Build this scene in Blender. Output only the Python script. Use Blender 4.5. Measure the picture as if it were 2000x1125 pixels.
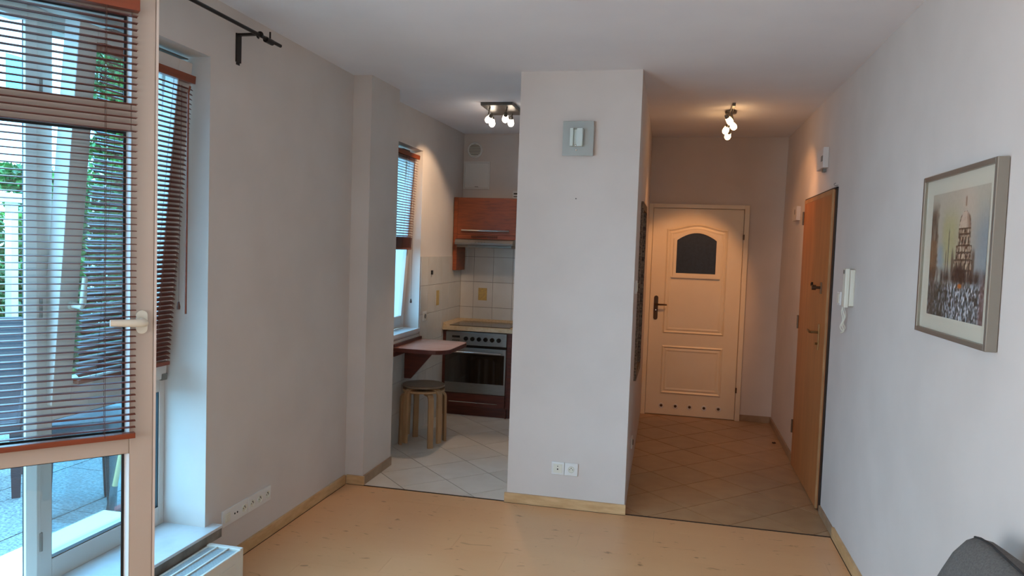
import bpy, bmesh, math, random
from mathutils import Matrix, Vector, noise
random.seed(7)
PI = math.pi
COL = bpy.context.scene.collection
for o in list(bpy.data.objects):
    bpy.data.objects.remove(o, do_unlink=True)

# ------------------------------------------------------------------ camera, world, lights, exposure
cam_d = bpy.data.cameras.new('camera'); cam = bpy.data.objects.new('camera', cam_d); COL.objects.link(cam)
cam_d.sensor_fit = 'HORIZONTAL'; cam_d.sensor_width = 36.0; cam_d.lens = 36.0*1436.5/2000.0
cam_d.clip_start = 0.05; cam_d.clip_end = 200
cam.matrix_world = (Matrix.Translation((0, 0, 1.58)) @ Matrix.Rotation(0.21855, 4, 'Z')
                    @ Matrix.Rotation(PI/2-0.05377, 4, 'X') @ Matrix.Rotation(0.03455, 4, 'Z'))
bpy.context.scene.camera = cam

world = bpy.data.worlds.new('world'); bpy.context.scene.world = world; world.use_nodes = True
bg = world.node_tree.nodes['Background']
bg.inputs[0].default_value = (0.33, 0.68, 1.0, 1); bg.inputs[1].default_value = 11.5

def add_light(name, kind, loc, energy, color, **kw):
    d = bpy.data.lights.new(name, kind); d.energy = energy; d.color = color
    for k, v in kw.items(): setattr(d, k, v)
    o = bpy.data.objects.new(name, d); COL.objects.link(o); o.location = loc
    return o
def aim(o, target):
    d = Vector(target)-Vector(o.location)
    o.rotation_euler = d.to_track_quat('-Z', 'Y').to_euler()

# area light added for brightness, in an unseen wall opening behind the photographer
l = add_light('rear_fill_light', 'AREA', (-2.30, -0.55, 1.3), 88, (0.97, 0.93, 0.90), shape='RECTANGLE', size=1.4, size_y=1.2)
aim(l, (0.2, 0.9, 0.6))

vs = bpy.context.scene.view_settings
bpy.context.scene.display_settings.display_device = 'sRGB'
vs.view_transform = 'Standard'; vs.look = 'None'; vs.gamma = 1.0; vs.use_curve_mapping = False
vs.exposure = 0.0

# ------------------------------------------------------------------ materials
def lin(h):
    h = h.lstrip('#'); c = [int(h[i:i+2], 16)/255 for i in (0, 2, 4)]
    return tuple((x/12.92 if x <= .04045 else ((x+.055)/1.055)**2.4) for x in c)+(1,)
MATS = {}
def mat(name, c1, c2=None, rough=.6, metal=0., scale=8., stretch=(1, 1, 1), bump=0., detail=4., emit=None, estr=0., spec=None, band=(.35, .65), dist=0.):
    m = bpy.data.materials.new(name); m.use_nodes = True; MATS[name] = m
    nt = m.node_tree; b = nt.nodes['Principled BSDF']
    b.inputs['Roughness'].default_value = rough; b.inputs['Metallic'].default_value = metal
    if spec is not None: b.inputs['Specular IOR Level'].default_value = spec
    c1 = lin(c1) if isinstance(c1, str) else c1
    b.inputs['Base Color'].default_value = c1
    if c2 is not None or bump:
        tc = nt.nodes.new('ShaderNodeTexCoord'); mp = nt.nodes.new('ShaderNodeMapping')
        mp.inputs['Scale'].default_value = stretch
        nz = nt.nodes.new('ShaderNodeTexNoise'); nz.inputs['Scale'].default_value = scale; nz.inputs['Detail'].default_value = detail
        nz.inputs['Distortion'].default_value = dist
        nt.links.new(tc.outputs['Object'], mp.inputs[0]); nt.links.new(mp.outputs[0], nz.inputs['Vector'])
        if c2 is not None:
            cr = nt.nodes.new('ShaderNodeValToRGB')
            cr.color_ramp.elements[0].position = band[0]; cr.color_ramp.elements[1].position = band[1]
            cr.color_ramp.elements[0].color = c1; cr.color_ramp.elements[1].color = lin(c2) if isinstance(c2, str) else c2
            nt.links.new(nz.outputs['Fac'], cr.inputs[0]); nt.links.new(cr.outputs[0], b.inputs['Base Color'])
        if bump:
            bp = nt.nodes.new('ShaderNodeBump'); bp.inputs['Strength'].default_value = bump; bp.inputs['Distance'].default_value = .004
            nt.links.new(nz.outputs['Fac'], bp.inputs['Height']); nt.links.new(bp.outputs[0], b.inputs['Normal'])
    if emit is not None:
        b.inputs['Emission Color'].default_value = lin(emit) if isinstance(emit, str) else emit
        b.inputs['Emission Strength'].default_value = estr
    return m
def pieces(m, amount=.12):
    """adds a per-object brightness variation so neighbouring tiles and planks differ a little"""
    nt = m.node_tree; b = nt.nodes['Principled BSDF']
    oi = nt.nodes.new('ShaderNodeObjectInfo'); mr = nt.nodes.new('ShaderNodeMapRange')
    mr.inputs['To Min'].default_value = 1-amount; mr.inputs['To Max'].default_value = 1+amount
    hs = nt.nodes.new('ShaderNodeHueSaturation')
    src = b.inputs['Base Color'].links[0].from_socket
    nt.links.new(oi.outputs['Random'], mr.inputs['Value']); nt.links.new(mr.outputs[0], hs.inputs['Value'])
    nt.links.new(src, hs.inputs['Color']); nt.links.new(hs.outputs[0], b.inputs['Base Color'])
    return m

M_wall = mat('wall_plaster', '#d9cec6', '#d4c9c1', rough=.85, scale=3, bump=.0, spec=.2)
M_ceil = mat('ceiling_plaster', '#f0eef0', '#ebe9ec', rough=.9, scale=2, spec=.1)
M_trimwhite = mat('white_upvc', '#d6cbc2', rough=.32)
M_leafupvc = mat('shaded_door_upvc', '#bfb2a6', rough=.32)  # white upvc copy, darkened to paint in the shade on the backlit leaf
M_cream = mat('cream_plastic', '#dfdccd', rough=.35)
M_whiteplastic = mat('white_plastic', '#e2e0dc', rough=.35)
M_black = mat('black_seal', '#101216', rough=.5)
M_blackgloss = mat('black_gloss', '#0c0c0e', rough=.15)
M_plank = pieces(mat('birch_laminate', '#dba475', '#e0ad7d', rough=.34, scale=1.6, stretch=(1, 1.6, 1), band=(.3, .7), detail=3), .012)
def knots(m):
    nt = m.node_tree; b = nt.nodes['Principled BSDF']; src = b.inputs['Base Color'].links[0].from_socket
    tc = nt.nodes.new('ShaderNodeTexCoord'); mp = nt.nodes.new('ShaderNodeMapping'); mp.inputs['Scale'].default_value = (11, 30, 1)
    nz = nt.nodes.new('ShaderNodeTexNoise'); nz.inputs['Scale'].default_value = 1; nz.inputs['Detail'].default_value = 2.5; nz.inputs['Distortion'].default_value = .8
    cr = nt.nodes.new('ShaderNodeValToRGB'); cr.color_ramp.elements[0].position = .66; cr.color_ramp.elements[1].position = .76
    cr.color_ramp.elements[0].color = (1, 1, 1, 1); cr.color_ramp.elements[1].color = (.50, .42, .36, 1)
    mx = nt.nodes.new('ShaderNodeMix'); mx.data_type = 'RGBA'; mx.blend_type = 'MULTIPLY'; mx.inputs[0].default_value = 1
    nt.links.new(tc.outputs['Object'], mp.inputs[0]); nt.links.new(mp.outputs[0], nz.inputs['Vector']); nt.links.new(nz.outputs['Fac'], cr.inputs[0])
    nt.links.new(src, mx.inputs[6]); nt.links.new(cr.outputs[0], mx.inputs[7]); nt.links.new(mx.outputs[2], b.inputs['Base Color'])
knots(M_plank)
M_plankseam = mat('laminate_seam', '#8a6848', rough=.6)
M_skirt = mat('birch_skirting', '#c39a6a', '#d6b081', rough=.45, scale=9, stretch=(1, 1, 4))
M_tile = pieces(mat('beige_floor_tile', '#a4825f', '#b08e6a', rough=.3, scale=7, detail=8), .05)
M_grout = mat('brown_grout', '#5a4432', rough=.9)
M_ktile = pieces(mat('pale_kitchen_tile', '#dcd2c6', '#e2d9ce', rough=.22, scale=7, detail=8), .04)
M_tileskirt = mat('tile_skirting', '#957a60', '#a58a6f', rough=.4, scale=12)
M_walltile = pieces(mat('white_wall_tile', '#cfc7bd', '#d6cfc6', rough=.22, scale=5), .02)
M_wallgrout = mat('wall_tile_grout', '#8b8178', rough=.9)
M_decor = mat('ochre_decor', '#c9a659', '#b8975a', rough=.4, scale=60)
M_doorcream = mat('cream_door_paint', '#ecdfc8', '#e8dac2', rough=.4, scale=3)
M_doorwood = mat('orange_beech_veneer', '#a8673a', '#b87443', rough=.42, scale=6, stretch=(2, 2, .35), detail=6)
M_bronze = mat('bronze_metal', '#5b4636', rough=.35, metal=.8)
M_brass = mat('aged_brass', '#8a6a45', rough=.3, metal=.9)
M_steel = mat('brushed_steel', '#918e8a', '#85827f', rough=.34, metal=.85, scale=20, stretch=(1, 1, 30))
M_chrome = mat('chrome', '#d8d8d8', rough=.12, metal=1.)
M_darksteel = mat('dark_nickel', '#6a655e', rough=.35, metal=.7)
M_cherry = mat('cherry_veneer', '#793a1e', '#934823', rough=.4, scale=7, stretch=(1, 1, 7), detail=7, dist=.6)
M_mahog = mat('dark_cherry_veneer', '#4a1c12', '#5e2618', rough=.4, scale=7, stretch=(1, 1, 7), detail=6)
M_tabletop = mat('red_cherry_laminate', '#a8705e', '#b07a68', rough=.25, scale=4, stretch=(1, 5, 1))
M_counter = mat('beige_worktop', '#cdb492', '#bfa37f', rough=.4, scale=40)
M_hob = mat('brown_black_glass', '#4b4238', '#5a5045', rough=.14, scale=5)
M_stool = mat('bent_birch', '#a98259', '#b99168', rough=.5, scale=10, stretch=(4, 4, .6))
M_stooltop = mat('worn_grey_birch', '#7a6654', '#8a745e', rough=.35, scale=6)
M_slat = mat('mahogany_slat', '#5f2a1c', '#6d3322', rough=.3, scale=6, stretch=(3, .3, 3))
M_rail = mat('mahogany_rail', '#8a4122', '#763519', rough=.35, scale=6, stretch=(2, .5, 6))
M_cord = mat('brown_cord', '#5b382c', rough=.8)
M_rod = mat('black_iron', '#14100f', rough=.4, metal=.2)
M_sill = mat('white_marble_sill', '#d6d6d6', '#c2c4c6', rough=.3, scale=9, band=(.45, .75))
M_silledge = mat('raw_stone_edge', '#8f877c', '#6f675e', rough=.9, scale=14)
M_rad = mat('radiator_enamel', '#ddd9cf', rough=.35)
M_radfin = mat('radiator_fins', '#aeb4b8', rough=.5)
M_sofa = mat('grey_woven_fabric', '#57534f', '#66625e', rough=.95, scale=160, bump=.5)
M_piping = mat('dark_piping', '#2c2a2a', rough=.9)
M_frame = mat('champagne_frame', '#9d968b', rough=.38, metal=.75)
M_mat = mat('passe_partout', '#ded6c6', rough=.8)
M_granite = pieces(mat('grey_granite', '#4a585a', '#8b9999', rough=.6, scale=70, band=(.35, .65), detail=3), .04)
M_terrgrout = mat('terrace_joint', '#39413f', rough=.9)
M_rattan = mat('black_rattan', '#1c1c22', '#2c2c34', rough=.5, scale=60, stretch=(1, 1, 6), bump=.6)
M_leaf = mat('ivy_green', '#1f5a22', '#4f9636', rough=.5, scale=2.3)
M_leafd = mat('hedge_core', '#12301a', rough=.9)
M_house = mat('white_render', '#dfe3e2', rough=.8)
M_houseglass = mat('cyan_window_glass', '#5fb0bd', rough=.15)
M_broomwood = mat('yellow_broom_handle', '#c9a965', rough=.5)
M_red = mat('red_plastic', '#a33a35', rough=.4)
M_mirframe = mat('carved_dark_frame', '#3d2a20', '#8d7660', rough=.5, scale=90, bump=1.)
M_mirror = mat('mirror_glass', '#b0b0b0', rough=.03, metal=1.)
M_well = mat('pale_grey_plastic', '#b3aea8', rough=.5)
M_grey = mat('grey_plastic', '#77736d', rough=.5)
M_darkhole = mat('dark_hole', '#15100d', rough=.9)
M_bulb = mat('lit_bulb', '#ffffff', emit=(1, .60, .28, 1), estr=17.)
M_bulb2 = mat('lit_bulb_kitchen', '#ffffff', emit=(1, .84, .68, 1), estr=14.)
M_greenglass = mat('frosted_green_glass', '#abb0ac', rough=.25)
M_boxwhite = mat('frosted_lamp_glass', '#cfdcd8', rough=.3)
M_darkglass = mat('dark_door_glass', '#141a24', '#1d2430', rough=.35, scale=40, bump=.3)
M_ovenglass = mat('oven_glass', '#1a1715', rough=.06, spec=.9)
M_gap = mat('dark_gap', '#2e1d12', rough=.8)
M_twig = mat('dry_leaf', '#2b1a10', rough=.9)
def glassmat(name, tint, refl=.06, top=.4):
    m = bpy.data.materials.new(name); m.use_nodes = True; nt = m.node_tree; nt.nodes.clear()
    out = nt.nodes.new('ShaderNodeOutputMaterial'); mx = nt.nodes.new('ShaderNodeMixShader')
    tr = nt.nodes.new('ShaderNodeBsdfTransparent'); gl = nt.nodes.new('ShaderNodeBsdfGlossy')
    tr.inputs[0].default_value = tint; gl.inputs['Roughness'].default_value = .02
    fr = nt.nodes.new('ShaderNodeLayerWeight'); fr.inputs[0].default_value = .25
    mr = nt.nodes.new('ShaderNodeMapRange'); mr.inputs['To Min'].default_value = refl; mr.inputs['To Max'].default_value = top
    nt.links.new(fr.outputs['Fresnel'], mr.inputs[0]); nt.links.new(mr.outputs[0], mx.inputs[0])
    nt.links.new(tr.outputs[0], mx.inputs[1]); nt.links.new(gl.outputs[0], mx.inputs[2]); nt.links.new(mx.outputs[0], out.inputs[0])
    return m
M_glass = glassmat('window_glass', (.86, .96, 1, 1), .04)
M_picglass = glassmat('picture_glass', (.98, .98, .97, 1), .02, .14)

# ------------------------------------------------------------------ geometry helpers
WM = {}          # world matrices of the empties
I4 = Matrix.Identity(4)
class G:
    """collects shapes, then becomes ONE mesh object"""
    def __init__(s): s.bm = bmesh.new()
    def box(s, x0, x1, y0, y1, z0, z1, M=None):
        v = [s.bm.verts.new(c) for c in ((x0,y0,z0),(x1,y0,z0),(x1,y1,z0),(x0,y1,z0),(x0,y0,z1),(x1,y0,z1),(x1,y1,z1),(x0,y1,z1))]
        for f in ((0,3,2,1),(4,5,6,7),(0,1,5,4),(1,2,6,5),(2,3,7,6),(3,0,4,7)): s.bm.faces.new([v[i] for i in f])
        if M is not None: bmesh.ops.transform(s.bm, matrix=M, verts=v)
        return s
    def hexa(s, pts):
        v = [s.bm.verts.new(c) for c in pts]
        for f in ((0,3,2,1),(4,5,6,7),(0,1,5,4),(1,2,6,5),(2,3,7,6),(3,0,4,7)): s.bm.faces.new([v[i] for i in f])
        return s
    def prism(s, poly, axis, a, b):
        """poly of 2d points in the plane across axis ('x': (y,z), 'y': (x,z), 'z': (x,y)), extruded from a to b"""
        def p(q, t): return {'x': (t, q[0], q[1]), 'y': (q[0], t, q[1]), 'z': (q[0], q[1], t)}[axis]
        A = [s.bm.verts.new(p(q, a)) for q in poly]; B = [s.bm.verts.new(p(q, b)) for q in poly]
        n = len(poly); s.bm.faces.new(A); s.bm.faces.new(B[::-1])
        for i in range(n): s.bm.faces.new((A[i], B[i], B[(i+1) % n], A[(i+1) % n]))
        return s
    def cyl(s, p0, p1, r0, r1=None, seg=12, caps=True):
        return s.tube([p0, p1], [r0, r0 if r1 is None else r1], seg, caps)
    def tube(s, pts, r, seg=10, caps=True):
        pts = [Vector(p) for p in pts]; rr = r if isinstance(r, (list, tuple)) else [r]*len(pts)
        rings = []; ref = None
        for i, p in enumerate(pts):
            d = (pts[min(i+1, len(pts)-1)]-pts[max(i-1, 0)])
            d = d.normalized() if d.length > 1e-9 else Vector((0, 0, 1))
            if ref is None: ref = Vector((0, 0, 1)) if abs(d.z) < .9 else Vector((1, 0, 0))
            u = (ref-d*ref.dot(d)).normalized(); w = d.cross(u); ref = u
            rings.append([s.bm.verts.new(p+(u*math.cos(2*PI*k/seg)+w*math.sin(2*PI*k/seg))*rr[i]) for k in range(seg)])
        for a, b in zip(rings, rings[1:]):
            for k in range(seg): s.bm.faces.new((a[k], a[(k+1) % seg], b[(k+1) % seg], b[k]))
        if caps: s.bm.faces.new(rings[0][::-1]); s.bm.faces.new(rings[-1])
        return s
    def ring(s, outer, inner, y0, y1, plane='y', pf=None):
        """flat ring between two polygons (same length) with thickness, in the plane across axis"""
        def p(q, t): return {'x': (t, q[0], q[1]), 'y': (q[0], t, q[1])}[plane]
        n = len(outer)
        O0 = [s.bm.verts.new(p(q, y0)) for q in outer]; I0 = [s.bm.verts.new(p(q, y0)) for q in inner]
        O1 = [s.bm.verts.new(p(q, y1)) for q in outer]; I1 = [s.bm.verts.new(p(q, y1)) for q in inner]
        for i in range(n):
            j = (i+1) % n
            for a, b, c, d in ((O0[i], O0[j], I0[j], I0[i]), (O1[i], I1[i], I1[j], O1[j]), (O0[i], O1[i], O1[j], O0[j]), (I0[i], I0[j], I1[j], I1[i])):
                s.bm.faces.new((a, b, c, d))
        return s
    def ridge(s, poly, w, y, h, plane='y'):
        """a moulded bead that follows a closed polygon: triangular section, width w, standing h off the plane y"""
        a, b, c = poly, offset(poly, w/2), offset(poly, w)
        def p(q, t): return {'x': (t, q[0], q[1]), 'y': (q[0], t, q[1])}[plane]
        n = len(poly); A = [s.bm.verts.new(p(q, y)) for q in a]; B = [s.bm.verts.new(p(q, y+h)) for q in b]; C = [s.bm.verts.new(p(q, y)) for q in c]
        for i in range(n):
            j = (i+1) % n
            s.bm.faces.new((A[i], A[j], B[j], B[i])); s.bm.faces.new((B[i], B[j], C[j], C[i])); s.bm.faces.new((C[i], C[j], A[j], A[i]))
        return s
    def lathe(s, prof, M=None, seg=24):
        rings = []; allv = []
        for r, z in prof:
            if r < 1e-6: rings.append([s.bm.verts.new((0, 0, z))])
            else: rings.append([s.bm.verts.new((r*math.cos(2*PI*k/seg), r*math.sin(2*PI*k/seg), z)) for k in range(seg)])
            allv += rings[-1]
        for a, b in zip(rings, rings[1:]):
            for k in range(seg):
                q = [a[k % len(a)], a[(k+1) % len(a)], b[(k+1) % len(b)], b[k % len(b)]]
                u = []
                for t in q:
                    if t not in u: u.append(t)
                if len(u) > 2: s.bm.faces.new(u)
        if M is not None: bmesh.ops.transform(s.bm, matrix=M, verts=allv)
        return s
    def done(s, name, m, parent=None, M=None, bevel=0., smooth=False, seg=2, **tags):
        bm = s.bm
        bmesh.ops.recalc_face_normals(bm, faces=bm.faces)
        if bevel: bmesh.ops.bevel(bm, geom=[e for e in bm.edges], offset=bevel, segments=seg, affect='EDGES', clamp_overlap=True, profile=.6)
        if M is not None: bmesh.ops.transform(bm, matrix=M, verts=bm.verts)
        if parent is not None and parent.name in WM: bmesh.ops.transform(bm, matrix=WM[parent.name].inverted(), verts=bm.verts)
        me = bpy.data.meshes.new(name); bm.to_mesh(me); bm.free()
        for mm in (m if isinstance(m, (list, tuple)) else [m]): me.materials.append(mm)
        if smooth:
            for f in me.polygons: f.use_smooth = True
            me.set_sharp_from_angle(angle=math.radians(40))
        o = bpy.data.objects.new(name, me); COL.objects.link(o)
        if parent is not None:
            o.parent = parent
            if parent.name in WM: WM[o.name] = WM[parent.name]
        else: WM[o.name] = I4
        for k, v in tags.items(): o[k] = v
        return o
def offset(poly, d):
    n = len(poly); area = sum(poly[i][0]*poly[(i+1) % n][1]-poly[(i+1) % n][0]*poly[i][1] for i in range(n)); sg = 1 if area > 0 else -1
    out = []
    for i in range(n):
        p, a, b = Vector(poly[i]), Vector(poly[i-1]), Vector(poly[(i+1) % n])
        e1 = (p-a).normalized(); e2 = (b-p).normalized()
        n1 = Vector((-e1.y, e1.x))*sg; n2 = Vector((-e2.y, e2.x))*sg
        k = (n1+n2); L = k.length_squared
        out.append(tuple(p+k*(2*d/L)) if L > 1e-6 else tuple(p+n1*d))
    return out
def thing(name, label, cat, loc, group=None, rot=None, kind=None):
    o = bpy.data.objects.new(name, None); COL.objects.link(o); o.location = loc
    if rot: o.rotation_euler = rot
    o.empty_display_size = .05
    o['label'] = label; o['category'] = cat
    if group: o['group'] = group
    if kind: o['kind'] = kind
    WM[o.name] = Matrix.Translation(loc) @ (Matrix.Rotation(rot[2], 4, 'Z') @ Matrix.Rotation(rot[1], 4, 'Y') @ Matrix.Rotation(rot[0], 4, 'X') if rot else I4)
    return o
def tag(o, label, cat, kind=None, group=None):
    o['label'] = label; o['category'] = cat
    if kind: o['kind'] = kind
    if group: o['group'] = group
    return o
def dup(o, parent, loc=None):
    c = o.copy(); COL.objects.link(c); c.parent = parent
    if loc is not None: c.location = loc
    return c
def copy_tree(root, delta, label, rotz=0):
    c = root.copy(); COL.objects.link(c); c.location = Vector(root.location)+Vector(delta); c.rotation_euler = (0, 0, rotz); c['label'] = label
    for ch in root.children:
        d = dup(ch, c)
        for g in ch.children: dup(g, d)
    return c
def clip(poly, x0, x1, y0, y1):
    def cut(P, f, inter):
        out = []
        for i in range(len(P)):
            a, b = P[i-1], P[i]
            if f(b):
                if not f(a): out.append(inter(a, b))
                out.append(b)
            elif f(a): out.append(inter(a, b))
        return out
    def ix(x): return lambda a, b: (x, a[1]+(b[1]-a[1])*(x-a[0])/(b[0]-a[0]))
    def iy(y): return lambda a, b: (a[0]+(b[0]-a[0])*(y-a[1])/(b[1]-a[1]), y)
    P = poly
    for f, g in ((lambda p: p[0] >= x0, ix(x0)), (lambda p: p[0] <= x1, ix(x1)), (lambda p: p[1] >= y0, iy(y0)), (lambda p: p[1] <= y1, iy(y1))):
        if P: P = cut(P, f, g)
    Q = []
    for p in P:
        if not Q or (Vector(p)-Vector(Q[-1])).length > 1e-4: Q.append(p)
    if len(Q) > 1 and (Vector(Q[0])-Vector(Q[-1])).length < 1e-4: Q.pop()
    return Q
def area2(P): return abs(sum(P[i][0]*P[(i+1) % len(P)][1]-P[(i+1) % len(P)][0]*P[i][1] for i in range(len(P))))/2
S = dict(kind='structure')

# ------------------------------------------------------------------ room constants (metres)
XL, XR, YT, YH, YK, XK = -2.066, 0.943, 4.415, 7.33, 7.10, -2.115
ZC, ZH = 2.65, 2.71

# ------------------------------------------------------------------ large structure
fl = G().box(XL, XR, -1.6, YT, -.12, -.0045).done('floor', M_plankseam); tag(fl, 'pale birch laminate floor of the living room', 'floor', 'structure')
row = .193; y = YT-.004; r = 0
while y > -1.55:
    x = XL+.001-[0, .55, .95, .3][r % 4]
    while x < XR:
        a, b = max(x, XL+.001), min(x+1.28, XR-.001)
        if b-a > .02: G().box(a+.0003, b-.0003, max(y-row, -1.6)+.0004, y-.0004, -.0045, 0).done('plank', M_plank, fl)
        x += 1.28
    y -= row; r += 1

TILEM = M_tile
def tiled_floor(name, label, x0, x1, y0, y1, ox, oy, h):
    f = G().box(x0, x1, y0, y1, -.12, -.0025).done(name, M_grout); tag(f, label, 'floor', 'structure')
    for i in range(-20, 30):
        for j in range(-20, 30):
            if (i+j) % 2 == 0: continue
            cx, cy = ox+i*h, oy+j*h; e = h-.0038
            P = clip([(cx-e, cy), (cx, cy-e), (cx+e, cy), (cx, cy+e)], x0+.001, x1-.001, y0+.002, y1-.001)
            if len(P) < 3 or area2(P) < 2e-4: continue
            G().prism(P, 'z', -.0025, 0).done('tile', TILEM, f)
    return f
tiled_floor('floor', 'beige tiles laid diagonally on the hallway floor', -.285, .99, YT+.006, YH, -.114, 4.887, .2349)
TILEM = M_ktile
tiled_floor('floor', 'beige tiles laid diagonally on the kitchen floor', XK, -.40, YT+.006, YK, -1.455, 4.705, .2350)

c = G()
c.hexa([(-2.5, -1.75, ZC), (1.25, -1.75, ZC), (1.25, YT, ZC), (-2.5, YT, ZC), (-2.5, -1.75, ZC+.2), (1.25, -1.75, ZC+.2), (1.25, YT, ZC+.2), (-2.5, YT, ZC+.2)])
c.hexa([(-2.5, YT, ZC), (1.25, YT, ZC), (1.25, 7.5, ZH), (-2.5, 7.5, ZH), (-2.5, YT, ZC+.2), (1.25, YT, ZC+.2), (1.25, 7.5, ZH+.2), (-2.5, 7.5, ZH+.2)])
tag(c.done('ceiling', M_ceil), 'plain off-white ceiling over the whole flat', 'ceiling', 'structure')

OY0, OY1, OZ = 1.26, 2.948, 2.386          # opening of the balcony door and window in the left wall
w = G()
w.box(-2.42, XL, -1.6, -1.3, -.1, ZC+.05); w.box(-2.42, XL, .2, OY0, -.1, ZC+.05); w.box(-2.42, XL, -1.3, .2, -.1, .7); w.box(-2.42, XL, -1.3, .2, 2.35, ZC+.05); w.box(-2.42, XL, OY0, OY1, OZ, ZC+.05)  # includes an out-of-view opening added for the fill light
w.box(-2.42, XL, 2.216, OY1, -.1, .215); w.box(-2.42, XL, OY0, 2.216, -.1, .16)
w.box(-2.42, XL, OY1, 4.907, -.1, ZC+.05)
wl = w.done('wall_left', M_wall); tag(wl, 'off-white window wall on the left with deep reveal', 'wall', 'structure')
G().box(XL-.01, -1.941, YT+.012, 4.907, 0, ZC+.06).done('pier', M_wall, wl)
G().box(XR, XR+.25, -1.6, 4.80, -.1, ZC+.05).hexa([(XR, 4.8, -.1), (XR+.3, 4.8, -.1), (XR+.3, 7.6, -.1), (XR+.004, 7.6, -.1),
    (XR, 4.8, ZH+.05), (XR+.3, 4.8, ZH+.05), (XR+.3, 7.6, ZH+.05), (XR+.034, 7.6, ZH+.05)]).done('wall_right', M_wall)
tag(bpy.data.objects['wall_right'], 'long off-white wall on the right', 'wall', 'structure')
w = G().hexa([(-.968, YT, 0), (-.24, YT, 0), (-.2415, YT+.12, 0), (-.968, YT+.12, 0), (-.968, YT, ZC+.06), (-.24, YT, ZC+.06), (-.2415, YT+.12, ZC+.06), (-.968, YT+.12, ZC+.06)])
w.hexa([(-.36, YT+.1, 0), (-.2414, YT+.12, 0), (-.284, YH+.1, 0), (-.40, YH+.1, 0), (-.36, YT+.1, ZH+.05), (-.2414, YT+.12, ZH+.05), (-.284, YH+.1, ZH+.05), (-.40, YH+.1, ZH+.05)])
tag(w.done('wall_center', M_wall), 'grey-white partition between the kitchen and the hallway', 'wall', 'structure')
tag(G().box(-.5, 1.3, YH, YH+.15, -.1, ZH+.05).done('wall_back', M_wall), 'end wall of the hallway around the cream door', 'wall', 'structure')
w = G()
KY0, KY1, KZ0, KZ1 = 4.98, 5.905, .878, 2.37
w.box(XK-.32, XK, 4.907, KY0, -.1, ZH+.05); w.box(XK-.32, XK, KY0, KY1, -.1, KZ0-.03); w.box(XK-.32, XK, KY0, KY1, KZ1, ZH+.05); w.box(XK-.32, XK, KY1, YK+.3, -.1, ZH+.05)
wk = w.done('wall_kitchen_left', M_wall); tag(wk, 'kitchen wall with the window and low white tiling', 'wall', 'structure')
wb = G().box(XK-.3, -.30, YK, YK+.2, -.1, ZH+.05).done('wall_kitchen_back', M_wall); tag(wb, 'back wall of the kitchen behind the cooker', 'wall', 'structure')
w = G(); w.box(-2.42, 1.2, -1.75, -1.6, -.1, ZC+.05)
tag(w.done('wall_rear', M_wall), 'plain wall behind the viewer', 'wall', 'structure')

# wall tiles of the kitchen
G().box(XK, XK+.004, KY1+.01, YK, 0, 1.482).box(XK, XK+.004, 4.907, KY1+.01, 0, KZ0-.045).done('tile_grout', M_wallgrout, wk)
zs = [.0, .245, .492, .739, .987, 1.234, 1.484]
for a, b in zip(zs, zs[1:]):
    y = YK-.003
    while y > 4.91:
        y0, y1, b2 = max(y-.1985, 4.909), y, b
        lim = KZ0-.047
        if y0 < KY1+.012:
            if a > lim: 
                if y1 < KY1+.03: break
                y0 = KY1+.012
            elif b > lim and y1 <= KY1+.25:
                if y1 > KY1+.012: G().box(XK+.002, XK+.008, KY1+.012, y1-.0015, a+.0015, b-.0015).done('tile', M_walltile, wk)
                b2 = lim; y1 = min(y1, KY1+.010)
        if y1-y0 > .01 and b2-a > .02: G().box(XK+.002, XK+.008, y0, y1-.0025, a+.0015, b2-.0015).done('tile', M_walltile, wk)
        y -= .1985
G().box(XK, -.36, YK-.004, YK, .8, 1.734).done('tile_grout', M_wallgrout, wb)
for a, b in ((.84, .982), (.985, 1.234), (1.237, 1.484), (1.487, 1.734)):
    x = -1.97-.1985
    while x < -.4:
        x0, x1 = max(x, XK+.009), min(x+.1985, -.365)
        if x1-x0 > .01: G().box(x0+.0015, x1-.0015, YK-.008, YK-.002, a, b-.001).done('tile', M_walltile, wb)
        x += .1985
G().box(-1.918, -1.829, YK-.0095, YK-.0075, 1.052, 1.176).done('decor_tile', M_decor, wb, label='ochre patterned inset tile')
G().box(XK+.007, XK+.0095, 6.34, 6.42, 1.04, 1.176).done('decor_tile', M_decor, wk, label='ochre patterned inset tile')

# skirtings and threshold
def joint(par, x0, x1, y0, y1): G().box(x0, x1, y0, y1, .0002, .0012).done('floor_joint', M_gap, par)
def skirt(name, x0, x1, y0, y1, h, label, m=M_skirt):
    g = G().box(x0, x1, y0, y1, 0, h).done(name, m, bevel=.002); return tag(g, label, 'skirting', 'structure')
skirt('baseboard_left', XL, XL+.015, -1.58, YT-.004, .06, 'birch skirting along the window wall')
skirt('baseboard_pier', XL+.016, -1.926, YT-.004, YT+.011, .06, 'short birch skirting on the front of the pier')
skirt('baseboard_pier_side', -1.941, -1.929, YT+.012, 4.90, .06, 'greyish tile skirting on the side of the pier', M_tileskirt)
skirt('baseboard_center', -.982, -.232, YT-.015, YT-.0005, .061, 'birch skirting across the foot of the partition')
skirt('baseboard_right', XR-.015, XR, -1.58, YT, .062, 'birch skirting along the right wall')
skirt('baseboard_right_tile', XR-.012, XR, YT+.002, 4.822, .05, 'tile skirting between laminate and entrance door', M_tileskirt)
skirt('baseboard_hall_right', XR-.011, XR+.002, 5.945, YH-.013, .06, 'brown tile skirting beyond the entrance door', M_tileskirt)
skirt('baseboard_back', .655, XR, YH-.012, YH, .06, 'brown tile skirting right of the cream door', M_tileskirt)
joint(bpy.data.objects['baseboard_left'], XL+.015, XL+.019, -1.58, YT-.02)
joint(bpy.data.objects['baseboard_center'], -.982, -.232, YT-.019, YT-.015)
joint(bpy.data.objects['baseboard_right'], XR-.019, XR-.015, -1.58, YT-.006)
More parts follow.
